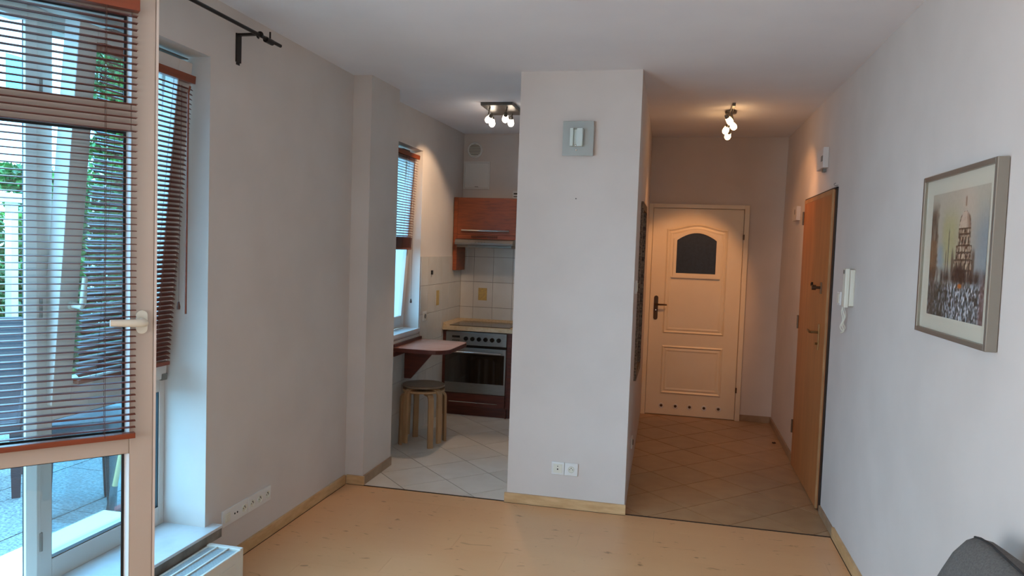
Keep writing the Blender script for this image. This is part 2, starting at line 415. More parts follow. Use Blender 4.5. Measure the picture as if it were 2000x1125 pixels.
tag(G().box(XL+.02, -.985, YT-.004, YT+.006, -.002, .003).box(-.232, XR-.016, YT-.004, YT+.006, -.002, .003).done('trim_1', M_gap), 'thin dark joint strip between laminate and tiles', 'trim', 'structure')

# ------------------------------------------------------------------ window_1: fixed frame with tilted sash, left wall
XF = -2.284
def lathe_x(x, y, z): return Matrix.Translation((x, y, z)) @ Matrix.Rotation(PI/2, 4, 'Y')
def lathe_ny(x, y, z): return Matrix.Translation((x, y, z)) @ Matrix.Rotation(PI/2, 4, 'X')     # towards -Y
def lathe_nx(x, y, z): return Matrix.Translation((x, y, z)) @ Matrix.Rotation(-PI/2, 4, 'Y')    # towards -X
def rectring(y0, y1, z0, z1, w_, ): return [(y0, z0), (y1, z0), (y1, z1), (y0, z1)], [(y0+w_, z0+w_), (y1-w_, z0+w_), (y1-w_, z1-w_), (y0+w_, z1-w_)]
w1 = thing('window_1', 'tall white window with tilted upper sash beside the balcony door', 'window', (XF, 2.6, .245), kind='structure')
g = G()
g.box(XF-.07, XF, 2.262, 2.317, .245, OZ); g.box(XF-.07, XF, 2.912, OY1, .245, OZ); g.box(XF-.07, XF, 2.317, 2.912, .245, .33)
g.box(XF-.07, XF, 2.317, 2.912, .868, .932); g.box(XF-.07, XF, 2.317, 2.912, 2.325, OZ)
g.done('window_frame', M_trimwhite, w1, bevel=.003)
G().prism([(XF-.022, 2.213), (XF-.012, 2.213), (XF+.007, 2.243), (XF+.007, 2.2605), (XF-.022, 2.2605)], 'z', .16, OZ-.001).done('mullion', M_trimwhite, w1, bevel=.002)
G().box(XF-.030, XF-.0225, 2.216, 2.261, .16, OZ-.001).done('gasket', M_black, w1)
G().box(XF-.04, XF-.034, 2.30, 2.92, .32, .88).done('pane', M_glass, w1)
o, i = rectring(2.315, 2.914, .328, .872, .006); G().ring(o, i, XF-.028, XF-.004, 'x').done('gasket', M_black, w1)
for z in (.42, 1.30, 2.1): G().cyl((XF+.006, 2.260, z-.035), (XF+.006, 2.260, z+.035), .007).done('hinge', M_grey, w1)
MS = Matrix.Translation((-2.262, 0, .925)) @ Matrix.Rotation(math.atan2(.125, 1.45), 4, 'Y')
def rectframe(g, x0, x1, y0, y1, z0, z1, wl_, wr_, wb_, wt_):
    g.box(x0, x1, y0, y0+wl_, z0, z1); g.box(x0, x1, y1-wr_, y1, z0, z1)
    g.box(x0, x1, y0+wl_, y1-wr_, z0, z0+wb_); g.box(x0, x1, y0+wl_, y1-wr_, z1-wt_, z1); return g
sash = rectframe(G(), -.065, 0, 2.292, 2.925, .004, 1.432, .088, .088, .085, .075).done('sash', M_trimwhite, w1, M=MS, bevel=.004)
G().box(-.036, -.03, 2.37, 2.845, .08, 1.365).done('pane', M_glass, sash, M=MS)
G().tube([(0, 2.345, .385), (.012, 2.345, .385)], .016, 14).tube([(.01, 2.345, .385), (.05, 2.345, .385), (.053, 2.346, .40), (.053, 2.347, .50)], [.011, .011, .012, .009], 10).done('handle', M_cream, sash, M=MS, smooth=True, label='cream handle turned up to the tilt position')
G().box(-.02, .003, 2.895, 2.93, .0, .03).done('hinge_cover', M_grey, sash, M=MS)
G().box(-.05, .002, 2.44, 2.60, 1.434, 1.442).box(-.045, -.005, 2.46, 2.9, 1.442, 1.446).done('tilt_stay', M_darksteel, sash, M=MS)
s_ = G().box(XF-.0, XL+.055, 2.20, 3.008, .232, .246).done('window_sill', M_sill, bevel=.003); tag(s_, 'pale marble window sill under the tall window', 'window sill', 'structure')
G().box(XL+.003, XL+.051, 2.20, 3.002, .190, .2318).done('sill_edge', M_silledge, s_, label='raw grey-brown mortar under the sill')
tag(G().box(-2.62, XF-.071, 2.30, 2.96, .235, .262).box(-2.52, XF-.071, 1.26, 2.2, .175, .20).done('outer_sill', mat('cream_stone_ledge', '#f0e9d6', rough=.6)), 'white outer ledge below the window panes', 'window sill', 'structure')

# ------------------------------------------------------------------ door_1: balcony door, opened into the room
TH = -math.atan2(.655, .756)
HL = (-2.236, 1.366, 0.0)
d1 = thing('door_1', 'white balcony door standing ajar with three glass panes', 'door', HL, rot=(0, 0, TH), kind='structure')
WM['leafspace'] = Matrix.Translation(HL) @ Matrix.Rotation(TH, 4, 'Z')
ML = WM['leafspace']
g = G(); x0, x1 = -.062, 0
zz = [(.25, .335), (.882, .948), (1.904, 1.987), (2.262, 2.345)]
g.box(x0, x1, 0, .085, .25, 2.345); g.box(x0, x1, .8455, .914, .25, 2.345)
for a, b in zz: g.box(x0, x1, .085, .8455, a, b)
g.done('leaf_frame', M_leafupvc, d1, M=ML, bevel=.004)
G().box(-.045, .003, .9145, .922, .26, 2.335).done('edge_seal', M_trimwhite, d1, M=ML)
gk = G()
for (a, b) in ((.335, .882), (.948, 1.904), (1.987, 2.262)):
    G().box(-.034, -.028, .08, .850, a-.005, b+.005).done('pane', M_glass, d1, M=ML)
    o, i = rectring(.0845, .8345, a-.0005, b+.0005, .0075); gk.ring(o, i, -.028, -.023, 'x')
gk.done('gasket', M_black, d1, M=ML)
for (a, b) in ((.335, .882), (.948, 1.904), (1.987, 2.262)):
    G().prism([(-.026, .8350), (.0012, .8452), (.0012, .8462), (-.026, .8462)], 'z', a+.001, b-.001).done('glazing_bead', M_whiteplastic, d1, M=ML)
P = [(.878+.0165*math.cos(PI*k/10), 1.326+.0165*math.sin(PI*k/10)) for k in range(11)]+[(.878-.0165*math.cos(PI*k/10), 1.284-.0165*math.sin(PI*k/10)) for k in range(11)]
G().prism(P, 'x', 0, .011).tube([(.008, .878, 1.306), (.052, .878, 1.306), (.056, .868, 1.3065), (.056, .782, 1.309)], [.013, .012, .013, .0105], 12).done('handle', M_cream, d1, M=ML, bevel=.0, smooth=True, label='cream lever handle turned level')
g = G().box(XF-.07, XF, 1.262, 1.32, .16, OZ).box(XF-.07, XF, 1.32, 2.21, 2.33, OZ).box(XF-.07, XF, 1.32, 2.21, .16, .215)
g.done('door_frame', M_trimwhite, d1, bevel=.003)

# ------------------------------------------------------------------ venetian blinds
def slat_bm(y0, y1, wd, tilt, thick=.0013, curve=.0022):
    g = G(); n = 4; top = []; bot = []
    ca, sa = math.cos(tilt), math.sin(tilt)
    for k in range(n+1):
        x = wd*(k/n-.5); z = curve*(1-(2*x/wd)**2)
        for L, dz in ((top, thick/2), (bot, -thick/2)): L.append((x*ca-(z+dz)*sa, x*sa+(z+dz)*ca))
    P = top+bot[::-1]
    return g.prism(P, 'y', y0, y1)
def blind(label, M, y0, y1, ztop, zbot, pitch, tilt, x, cords, loc, rot, stack=0, wand=None, wd=.025, hr=.034):
    b = thing('venetian_blind', label, 'blind', loc, rot=rot)
    WM[b.name] = M
    b.matrix_world = M
    G().box(x-.018, x+.018, y0-.004, y1+.004, ztop, ztop+hr).done('head_rail', M_rail, b, M=M, bevel=.0015)
    G().box(x-.013, x+.013, y0, y1, zbot, zbot+.017).done('bottom_rail', M_rail, b, M=M, bevel=.002)
    first = slat_bm(y0, y1, wd, tilt).done('slat', M_slat, b, M=M)
    zs = []; z = zbot+.017+.003
    for _ in range(stack): zs.append(z); z += .0042
    z = z+pitch*.7 if not stack else z+pitch*.4
    while z < ztop-.008: zs.append(z); z += pitch
    for k, z in enumerate(zs):
        s = first if k == 0 else dup(first, b)
        s.location = (x, 0, z)
    for yc in cords:
        G().cyl((x-wd*.54, yc, zbot+.01), (x-wd*.54, yc, ztop), .0008, seg=5).cyl((x+wd*.54, yc, zbot+.01), (x+wd*.54, yc, ztop), .0008, seg=5).done('ladder_cord', M_cord, b, M=M)
    return b
def mloc(M): return tuple(M.translation)
def mrot(M): return tuple(M.to_euler())
b1 = blind('mahogany venetian blind mounted on the open balcony door', ML, .055, .858, 2.268, .938, .02065, 0.0, .022, (.14, .46, .772), mloc(ML), mrot(ML))
b2 = blind('mahogany venetian blind on the tilted sash of the tall window', MS, 2.375, 2.898, 1.338, .078, .0207, math.radians(-26), .022, (2.46, 2.80), mloc(MS), mrot(MS))
G().tube([(-2.085, 2.835, 2.23), (-2.083, 2.82, 2.20), (-2.083, 2.818, 1.245)], .0045, 8).done('wand', M_rail, b2)
G().tube([(-2.10, 2.80, 2.23), (-2.098, 2.79, 1.30)], .0010, 5).done('pull_cord', M_cord, b2)
G().lathe([(0, .035), (.004, .034), (.008, .012), (.007, 0), (0, 0)], Matrix.Translation((-2.098, 2.79, 1.266)), 10).done('tassel', M_cord, b2)

# ------------------------------------------------------------------ window_2: kitchen window
XFK = -2.25
w2 = thing('window_2', 'narrow white kitchen window tilted inwards behind the pier', 'window', (XFK, 5.44, KZ0), kind='structure')
g = G(); rectframe(g, XFK-.07, XFK, KY0, KY1, KZ0, KZ1, .06, .045, .05, .05); g.done('window_frame', M_trimwhite, w2, bevel=.003)
MK = Matrix.Translation((XFK+.004, 0, KZ0+.03)) @ Matrix.Rotation(math.radians(3.6), 4, 'Y')
sash2 = rectframe(G(), -.06, 0, KY0+.03, KY1-.022, 0, 1.43, .075, .06, .075, .07).done('sash', M_trimwhite, w2, M=MK, bevel=.003)
G().box(-.035, -.03, KY0+.09, KY1-.075, .07, 1.37).done('pane', M_glass, sash2, M=MK)
G().box(-.05, .001, KY1-.35, KY1-.2, 1.432, 1.440).done('tilt_stay', M_darksteel, sash2, M=MK)
s_ = G().box(XFK, XK+.012, KY0-.005, KY1+.01, KZ0-.03, KZ0).done('window_sill', M_sill, bevel=.002); tag(s_, 'small marble sill of the kitchen window', 'window sill', 'structure')
b3 = blind('mahogany venetian blind half raised in the kitchen window', MK, KY0+.10, KY1-.065, 1.385, .635, .0208, math.radians(-20), .022, (5.2, 5.62, 5.78), mloc(MK), mrot(MK), stack=20)
G().tube([(-2.10, 5.67, 2.28), (-2.098, 5.66, 1.14)], .0011, 5).lathe([(0, .035), (.004, .034), (.009, .012), (.008, 0), (0, 0)], Matrix.Translation((-2.098, 5.66, 1.108)), 10).done('pull_cord', M_cord, b3)

# ------------------------------------------------------------------ curtain rod
t = thing('curtain_rod', 'black iron curtain rod on an angled bracket above the window', 'curtain rod', (XL, 3.155, 2.54))
G().cyl((-1.95, .9, 2.535), (-1.95, 3.335, 2.535), .0085, seg=14).done('rod', M_rod, t, smooth=True)
G().box(XL, XL+.006, 3.135, 3.175, 2.412, 2.545).box(XL, XL+.001, 3.14, 3.17, 2.40, 2.42).done('wall_plate', M_rod, t, bevel=.0015)
G().box(XL+.004, -1.945, 3.142, 3.162, 2.535, 2.545).tube([(-1.95+.014*math.cos(a), 3.152, 2.535+.014*math.sin(a)) for a in [k*PI/8 for k in range(-2, 12)]], .005, 8).done('bracket_arm', M_rod, t)
G().cyl((-1.95, 3.20, 2.53), (-1.95, 3.26, 2.53), .014, seg=12).cyl((-1.95, 3.24, 2.54), (-1.95, 3.24, 2.575), .0045, seg=8).done('clamp_screw', M_rod, t)

# ------------------------------------------------------------------ radiator
t = thing('radiator', 'low white panel radiator below the tall window', 'radiator', (-1.915, 2.2, 0))
RX0, RX1, RY0, RY1, RZ = -1.996, -1.83, 1.45, 2.885, .205
G().box(RX1-.012, RX1, RY0, RY1-.02, .045, RZ-.004).done('front_panel', M_rad, t, bevel=.002)
G().box(RX1-.001, RX1+.0025, RY0+.03, RY1-.06, .10, .105).box(RX1-.001, RX1+.0025, RY0+.03, RY1-.06, .15, .155).done('rib', M_rad, t)
G().box(RX0, RX0+.012, RY0, RY1-.02, .045, RZ-.004).done('rear_panel', M_rad, t, bevel=.002)
for y0 in (RY0-.003, RY1-.022): G().box(RX0-.002, RX1+.002, y0, y0+.025, .04, RZ+.002).done('end_cover', M_rad, t, bevel=.004)
g = G()
for k in range(170):
    y = RY0+.03+k*(RY1-RY0-.06)/170; g.box(RX0+.013, RX1-.013, y, y+.0032, .12, RZ-.004)
g.done('fins', M_radfin, t, kind='stuff')
for x in (RX0+.052, RX0+.108): G().box(x-.004, x+.004, RY0+.02, RY1-.022, RZ-.01, RZ+.001).done('grille_bar', M_rad, t)
for y in (RY0+.2, RY1-.2): G().box(RX0+.03, RX1-.03, y-.015, y+.015, 0, .05).done('foot', M_rad, t)

# ------------------------------------------------------------------ sockets and switches
def insert_socket(p, ax, u, z, parent, d, pins=True):
    """schuko insert: round well with two pin holes and an earth pin; ax 'x' or '-y'"""
    def M(): return lathe_x(p, u, z) if ax == 'x' else lathe_ny(u, p, z)
    G().lathe([(.0, .001), (.0165, .001), (.0185, .0045), (.0195, .0045), (.0195, -.001)], M(), 28).done('socket_well', M_cream, parent)
    for s in (-1, 1):
        G().lathe([(.0026, .0005), (.0026, .0022), (0, .0022)], (lathe_x(p, u+s*.0095, z) if ax == 'x' else lathe_ny(u+s*.0095, p, z)), 10).done('pin_hole', M_darkhole, parent)
    G().lathe([(.0028, .0), (.0028, .006), (0, .007)], (lathe_x(p, u, z+.009) if ax == 'x' else lathe_ny(u, p, z+.009)), 10).done('earth_pin', M_darksteel, parent)
t = thing('socket_strip', 'six-gang white socket strip low on the window wall', 'socket', (XL, 3.285, .236))
for a, b in ((3.073, 3.2855), (3.2875, 3.50)):
    G().box(XL, XL+.009, a, b, .197, .276).done('cover_plate', M_whiteplastic, t, bevel=.0025)
u0 = 3.073+.0355
G().box(XL+.009, XL+.012, u0-.022, u0+.022, .214, .258).box(XL+.012, XL+.014, u0-.014, u0+.014, .222, .25).done('data_outlet', M_cream, t, bevel=.001)
for s in (-.010, .012): G().lathe([(.0045, 0), (.0045, .0108), (0, .0108)], lathe_x(XL, u0+.071+s, .236), 12).done('aerial_hole', M_darkhole, t)
for k in (2, 3, 4, 5): insert_socket(XL+.009, 'x', u0+.071*k, .236, t, True)
YP = YT
t = thing('double_socket', 'white double outlet low on the partition front', 'socket', (-.61, YP, .245))
for a, b in ((-.692, -.6125), (-.6105, -.5285)):
    G().box(a, b, YP-.009, YP, .205, .283).done('cover_plate', M_whiteplastic, t, bevel=.003)
G().box(-.680, -.625, YP-.012, YP-.009, .217, .271).done('aerial_insert', M_cream, t, bevel=.001)
G().lathe([(.0045, .0115), (.0045, .0128), (0, .0128)], lathe_ny(-.653, YP, .240), 14).lathe([(.003, .0115), (.003, .0128), (0, .0128)], lathe_ny(-.653, YP, .258), 12).done('aerial_hole', M_darkhole, t)
insert_socket(YP-.009, '-y', -.5695, .244, t, True)
t = thing('wall_lamp', 'square frosted glass wall lamp high on the partition', 'lamp', (-.603, YP, 2.24))
G().box(-.695, -.511, YP-.034, YP-.028, 2.143, 2.347).done('glass_plate', M_greenglass, t, bevel=.001)
G().box(-.63, -.58, YP-.028, YP, 2.17, 2.30).done('mount', M_greenglass, t)
G().box(-.647, -.627, YP-.075, YP-.034, 2.195, 2.30).box(-.627, -.606, YP-.055, YP-.034, 2.195, 2.295).box(-.606, -.572, YP-.075, YP-.034, 2.195, 2.30).done('lamp_body', M_boxwhite, t, bevel=.002)
for z in (2.20, 2.178): G().lathe([(.006, 0), (.006, .004), (.003, .007), (0, .0075)], lathe_ny(-.612, YP-.034 if z < 2.19 else YP-.056, z), 12).done('screw', M_chrome, t)
tag(G().lathe([(.004, 0), (.004, .004), (0, .006)], lathe_ny(-.606, YP, 1.891), 8).done('nail', M_darksteel), 'tiny nail in the middle of the partition', 'nail')

def hallx(y): return -.24-.0425*(y-YT)/(YH-YT)-.0002
t = thing('light_switch', 'white rocker switch on the hallway side of the partition', 'switch', (hallx(4.62), 4.62, 1.365))
G().box(hallx(4.58), hallx(4.58)+.01, 4.58, 4.66, 1.325, 1.405).done('cover_plate', M_whiteplastic, t, bevel=.003)
G().box(hallx(4.6)+.01, hallx(4.6)+.015, 4.595, 4.645, 1.338, 1.392).done('rocker', M_cream, t, bevel=.002)
t = thing('wall_socket', 'white outlet near the floor of the hallway partition', 'socket', (hallx(5.1), 5.1, .27))
G().box(hallx(5.07), hallx(5.07)+.01, 5.06, 5.14, .23, .31).done('cover_plate', M_whiteplastic, t, bevel=.003)
G().lathe([(.0, .001), (.0165, .001), (.0185, .0045), (.0195, .0045), (.0195, -.001)], lathe_x(hallx(5.1)+.011, 5.1, .27), 24).done('socket_well', M_grey, t)
# mirror seen edge-on
t = thing('wall_mirror', 'tall narrow mirror in a carved dark frame on the hallway wall', 'mirror', (hallx(5.3), 5.32, .70))
mx = hallx(5.62)
o, i = rectring(5.02, 5.62, .71, 1.925, .05); G().ring(o, i, mx-.0, mx+.026, 'x').done('carved_frame', M_mirframe, t, bevel=.003)
G().box(mx+.002, mx+.012, 5.065, 5.575, .755, 1.88).done('mirror_glass', M_mirror, t)

# ------------------------------------------------------------------ door_2: cream bathroom door
YD = 7.31
d2 = thing('door_2', 'cream panelled door with arched dark pane at the hallway end', 'door', (.19, YD, 0), kind='structure')
G().box(-.237, .606, YD, YD+.02, .006, 2.02).done('leaf', M_doorcream, d2, bevel=.002)
G().box(-.281, -.240, YD-.018, YD+.02, 0, 2.062).box(.611, .655, YD-.018, YD+.02, 0, 2.062).box(-.240, .611, YD-.018, YD+.02, 2.024, 2.062).done('casing', M_doorcream, d2, bevel=.002)
def arch(x0, x1, z0, zs_, zt, n=14, wave=False):
    P = [(x0, z0), (x1, z0), (x1, zs_)]
    for k in range(1, n):
        t_ = k/n; x = x1+(x0-x1)*t_
        h = (1-math.cos(2*PI*t_))/2 if wave else math.sin(PI*t_)**.9
        P.append((x, zs_+(zt-zs_)*h))
    P.append((x0, zs_)); return P
up = arch(-.103, .472, .806, 1.825, 1.876, wave=True)
G().ridge(up, .026, YD, -.009).ridge(offset(up, .03), .03, YD, -.004).done('upper_panel_moulding', M_doorcream, d2)
lo = [(-.103, .213), (.472, .213), (.472, .688), (-.103, .688)]
G().ridge(lo, .026, YD, -.009).ridge(offset(lo, .03), .03, YD, -.004).done('lower_panel_moulding', M_doorcream, d2)
win = arch(-.002, .367, 1.397, 1.715, 1.787)
G().ring(offset(win, -.03), offset(win, -.0), YD-.012, YD, 'y').box(-.045, .41, YD-.018, YD, 1.352, 1.366).done('pane_frame', M_doorcream, d2, bevel=.0015)
G().prism(win, 'y', YD-.003, YD+.001).done('dark_pane', M_darkglass, d2)
for k in range(5):
    x = -.084+k*.1355
    h = G().lathe([(.0, .001), (.013, .001), (.014, .004), (.024, .004), (.026, 0)], lathe_ny(x, YD, .093+.001*k), 20).done('vent_hole', M_whiteplastic, d2)
    G().lathe([(.0135, .0035), (0, .0035)], lathe_ny(x, YD, .093+.001*k), 16).done('hole', M_bronze, h)
g = G(); P = []
for k in range(9): a = PI*k/8; P.append((-.177+.020*math.cos(a), 1.15+.020*math.sin(a)))
for k in range(9): a = PI+PI*k/8; P.append((-.177+.020*math.cos(a), .954+.020*math.sin(a)))
G().prism(P, 'y', YD-.008, YD).done('handle_plate', M_bronze, d2, bevel=.001)
G().tube([(-.177, YD-.006, 1.086), (-.177, YD-.05, 1.086), (-.165, YD-.055, 1.086), (-.072, YD-.05, 1.086)], [.008, .008, .009, .007], 10).done('lever', M_bronze, d2, smooth=True)
G().lathe([(.006, .0), (.006, .012), (0, .012)], lathe_ny(-.177, YD, 1.03), 10).done('key_knob', M_chrome, d2)
for z in (1.76, .295): G().box(.604, .618, YD-.022, YD-.002, z-.025, z+.025).done('hinge', M_bronze, d2)

# ------------------------------------------------------------------ door_3: entrance door in the right wall
d3 = thing('door_3', 'orange beech veneer entrance door in the right wall', 'door', (XR, 5.39, 0), kind='structure')
XD = .922
G().box(XD, XR, 4.885, 5.90, .008, 2.012).done('leaf', M_doorwood, d3, bevel=.003)
G().box(XD-.001, XD+.01, 4.883, 4.90, .008, 2.013).box(XD-.0015, XD+.01, 4.90, 5.90, 1.985, 2.0135).done('leaf_lipping', mat('pale_beech_lipping', '#bd8c5f', '#a97a50', rough=.4, scale=8), d3)
G().box(XR-.006, XR+.002, 4.828, 4.884, 0, 2.022).box(XR-.014, XR+.002, 4.828, 5.93, 2.0145, 2.024).box(XR-.01, XR+.002, 5.902, 5.935, 0, 2.02).done('frame', M_black, d3)
G().box(XD-.006, XD, 5.055, 5.095, .99, 1.16).done('handle_plate', M_brass, d3, bevel=.002)
G().tube([(XD-.004, 5.075, 1.105), (XD-.05, 5.075, 1.105), (XD-.054, 5.088, 1.105), (XD-.05, 5.195, 1.107)], [.008, .008, .009, .007], 10).done('lever', M_brass, d3, smooth=True)
G().lathe([(.008, 0), (.008, .018), (0, .018)], lathe_nx(XD-.004, 5.075, 1.03), 12).done('lock_cylinder', M_brass, d3)
G().box(XD-.006, XD, 5.06, 5.10, 1.355, 1.43).done('lock_plate', M_bronze, d3, bevel=.002)
G().lathe([(.009, 0), (.009, .03), (.017, .03), (.017, .055), (0, .056)], lathe_nx(XD-.004, 5.08, 1.395), 14).done('thumb_turn', M_bronze, d3)
G().lathe([(.015, 0), (.015, .01), (.009, .013), (0, .013)], lathe_nx(XD, 5.39, 1.405), 14).done('peephole', M_darkhole, d3)
for z in (.3, 1.1, 1.88): G().cyl((XD-.004, 5.905, z-.05), (XD-.004, 5.905, z+.05), .007).done('hinge', M_bronze, d3)
tag(G().tube([(XR, 4.845, 2.035), (XR-.02, 4.845, 2.03), (XR-.025, 4.845, 2.04), (XR-.015, 4.845, 2.048)], .002, 6).done('small_hook', M_steel), 'small metal hook above the entrance door corner', 'hook')

# right wall fittings
t = thing('door_chime', 'white chime box high above the entrance door', 'door chime', (XR, 5.32, 2.245))
G().box(XR-.035, XR, 5.19, 5.42, 2.18, 2.315).done('case', M_wall, t, bevel=.003)
g = G()
for k in range(4): g.box(XR-.0365, XR-.034, 5.20+k*.018, 5.209+k*.018, 2.225, 2.262)
g.done('grille', M_grey, t)
G().box(XR-.02, XR, 5.25, 5.30, 2.16, 2.18).done('cable_entry', M_grey, t)
t = thing('room_thermostat', 'small white control box beside the far top door corner', 'thermostat', (XR, 6.4, 1.94))
G().box(XR-.020, XR+.012, 6.29, 6.50, 1.885, 2.0).done('case', M_wall, t, bevel=.003)
G().box(XR-.0215, XR-.019, 6.37, 6.392, 1.935, 1.975).done('slot', M_bronze, t)
t = thing('intercom_phone', 'white intercom handset hung on the right wall', 'intercom', (XR, 4.38, 1.42))
G().box(XR-.026, XR, 4.268, 4.42, 1.33, 1.528).done('base', M_cream, t, bevel=.004)
G().prism([(y-.078, z) for y, z in ((4.345, 1.322), (4.40, 1.322), (4.403, 1.37), (4.403, 1.49), (4.40, 1.534), (4.345, 1.534), (4.342, 1.49), (4.342, 1.37))], 'x', XR-.050, XR-.027).done('handset', M_cream, t, bevel=.005)
G().box(XR-.054, XR-.051, 4.285, 4.305, 1.505, 1.525).done('buzzer_button', M_grey, t)
pts = [(XR-.03-.006*math.sin(k*.9), 4.37+.025*math.sin(k*PI/15), 1.325-.15*math.sin(k*PI/30)) for k in range(31)]
G().tube(pts, .003, 6).tube([(p[0]+.015, p[1]+.045, p[2]-.0+.01) for p in pts], .0028, 6).done('coiled_cord', M_cream, t, smooth=True)
t = thing('light_switch', 'pale rocker switch between intercom and entrance door', 'switch', (XR, 4.61, 1.355))
G().box(XR-.009, XR, 4.57, 4.65, 1.315, 1.395).done('cover_plate', M_whiteplastic, t, bevel=.003)
G().box(XR-.014, XR-.009, 4.583, 4.637, 1.328, 1.382).done('rocker', M_cream, t, bevel=.002)

# ------------------------------------------------------------------ framed picture
t = thing('framed_picture', 'framed watercolour-like print of a domed church on the right wall', 'picture', (XR, 2.77, 1.318))
PX = .908; PY0, PY1, PZ0, PZ1 = 2.437, 3.104, 1.320, 1.901
for nm, (a, b, c_, d_) in dict(l=(PY1-.018, PY1, PZ0, PZ1), r=(PY0, PY0+.018, PZ0, PZ1), t=(PY0+.018, PY1-.018, PZ1-.018, PZ1), b=(PY0+.018, PY1-.018, PZ0, PZ0+.018)).items():
    G().box(PX, XR-.002, a, b, c_, d_).done('frame_bar', M_frame, t, bevel=.0025)
G().box(PX+.012, PX+.016, PY0+.016, PY1-.016, PZ0+.016, PZ1-.016).done('passe_partout', M_mat, t)
G().box(PX+.006, PX+.008, PY0+.017, PY1-.017, PZ0+.017, PZ1-.017).done('pane', M_picglass, t)
def paint(u, v):
    """u 0..1 left to right, v 0..1 bottom to top"""
    def mix(a, b, k): k = max(0, min(1, k)); return tuple(a[i]*(1-k)+b[i]*k for i in range(3))
    def sm(a, b, x): k = max(0, min(1, (x-a)/(b-a))); return k*k*(3-2*k)
    N = lambda x, y, s=0: noise.noise(Vector((x, y, s)))
    c_ = mix((.62, .60, .55), (.72, .66, .58), sm(.3, 1, v))
    c_ = mix(c_, (.66, .62, .40), .8*sm(.18, .3, u)*sm(.62, .4, u)*sm(.35, .5, v)*sm(.95, .7, v))
    c_ = mix(c_, (.50, .54, .57), sm(.7, .95, u)*sm(.95, .6, v))
    c_ = mix(c_, (.48, .58, .66), .7*sm(.12, .2, u)*sm(.34, .2, u)*sm(.34, .44, v)*sm(.62, .5, v))
    c_ = mix(c_, (.80, .70, .62), .6*sm(.5, .65, u)*sm(.9, .7, u)*sm(.7, .9, v))
    # dark facade at the left edge
    e = .13+.05*N(v*6, 1)+.03*N(v*25, 3)
    k = sm(e+.03, e-.02, u)*sm(.97, .80, v)*(.75+.5*N(u*40, v*7)); c_ = mix(c_, (.22, .16, .12), k)
    if v < .62: c_ = mix(c_, (.42, .29, .18), .6*sm(.17, .08, u)*sm(.3, .45, v))
    # thin lamp posts
    for p, top in ((.36, .72), (.32, .55)): c_ = mix(c_, (.25, .22, .2), .7*sm(.012, .004, abs(u-p))*sm(top, top-.05, v)*sm(.25, .4, v))
    # dome, drum and tower
    tu = u-.63
    w_ = 0; dome = 0
    if .70 < v <= .83: w_ = .095*math.sqrt(max(0, 1-((v-.70)/.13)**2)); dome = 1
    if .57 < v <= .70: w_ = .095
    if .46 < v <= .57: w_ = .125
    if .30 < v <= .46: w_ = .15+.03*N(v*30, 7)
    k = sm(w_+.015, w_-.005, abs(tu)) if w_ else 0
    base = mix((.52, .42, .33), (.84, .72, .58), sm(-.05, .35, N(u*60, v*11)))
    base = mix(base, (.16, .11, .09), .9*sm(.05, .35, N(u*48, v*26, 5)))
    if dome: base = mix((.82, .68, .58), (.50, .38, .32), sm(.0, .09, tu)+.35*sm(0, .4, N(u*50, v*20)))
    else:
        for zb in (.70, .655, .57, .515, .46, .38): base = mix(base, (.17, .11, .09), .85*sm(.011, .004, abs(v-zb)))
        for q in (-.07, -.024, .024, .07):
            if .585 < v < .64 or .475 < v < .51 or .34 < v < .44: base = mix(base, (.15, .10, .08), .85*sm(.014, .007, abs(tu-q*(1 if v > .5 else 1.5))))
    c_ = mix(c_, base, k*.95)
    c_ = mix(c_, (.22, .16, .12), .75*sm(.012, .004, abs(abs(tu)-w_))*(1 if w_ else 0)*sm(-.3, .3, N(v*40, 2)))
    c_ = mix(c_, (.50, .36, .28), .85*sm(.017, .009, abs(tu))*sm(.86, .875, v)*sm(.95, .93, v))
    for s in (-.185, .165): c_ = mix(c_, (.28, .21, .17), .8*sm(.035, .012, abs(tu-s))*sm(.56, .48, v+.05*N(u*40, 1))*sm(.28, .4, v))
    # crowd and wet street
    k = sm(.42, .33, v)*sm(.24, .31, v)*(.55+.9*N(u*26, v*5, 2)); c_ = mix(c_, (.17, .13, .12), k)
    k = sm(.14, .04, math.hypot((u-.58)*.9, (v-.34)*1.1)); c_ = mix(c_, (.14, .09, .08), k)
    st = mix((.62, .66, .72), (.24, .25, .25), sm(-.25, .3, N(u*34, v*9, 8)))
    st = mix(st, (.90, .90, .92), sm(.15, .45, N(u*50, v*30, 11))*sm(.3, .5, u))
    st = mix(st, (.13, .13, .12), sm(-.1, .3, N(u*45, v*32, 14))*.8)
    st = mix(st, (.17, .16, .13), .8*sm(.5, .2, u)*(.75+.8*N(u*40, v*22, 4)))
    c_ = mix(c_, st, sm(.31, .24, v))
    c_ = mix(c_, (.75, .33, .08), sm(.05, .02, math.hypot(u-.6, (v-.26)*2)))
    c_ = mix(c_, (.38, .24, .22), .7*sm(.90, .96, u)*sm(.4, .2, v))
    return tuple(max(.02, min(1, q**1.6*.95+.04*N(u*80, v*30, 9))) for q in c_)
nu, nv = 150, 150
ay0, ay1, az0, az1 = 2.50, 3.012, 1.392, 1.829
vv = []; cc = []
for j in range(nv+1):
    for i in range(nu+1):
        u, v = i/nu, j/nv; vv.append((PX+.011-XR, ay1+(ay0-ay1)*u-2.77, az0+(az1-az0)*v-1.318)); cc.append(paint(u, v))
ff = [(j*(nu+1)+i, (j+1)*(nu+1)+i, (j+1)*(nu+1)+i+1, j*(nu+1)+i+1) for j in range(nv) for i in range(nu)]
me = bpy.data.meshes.new('print'); me.from_pydata(vv, [], ff)
at = me.color_attributes.new('paint', 'FLOAT_COLOR', 'POINT')
for k, q in enumerate(cc): at.data[k].color = (*q, 1)
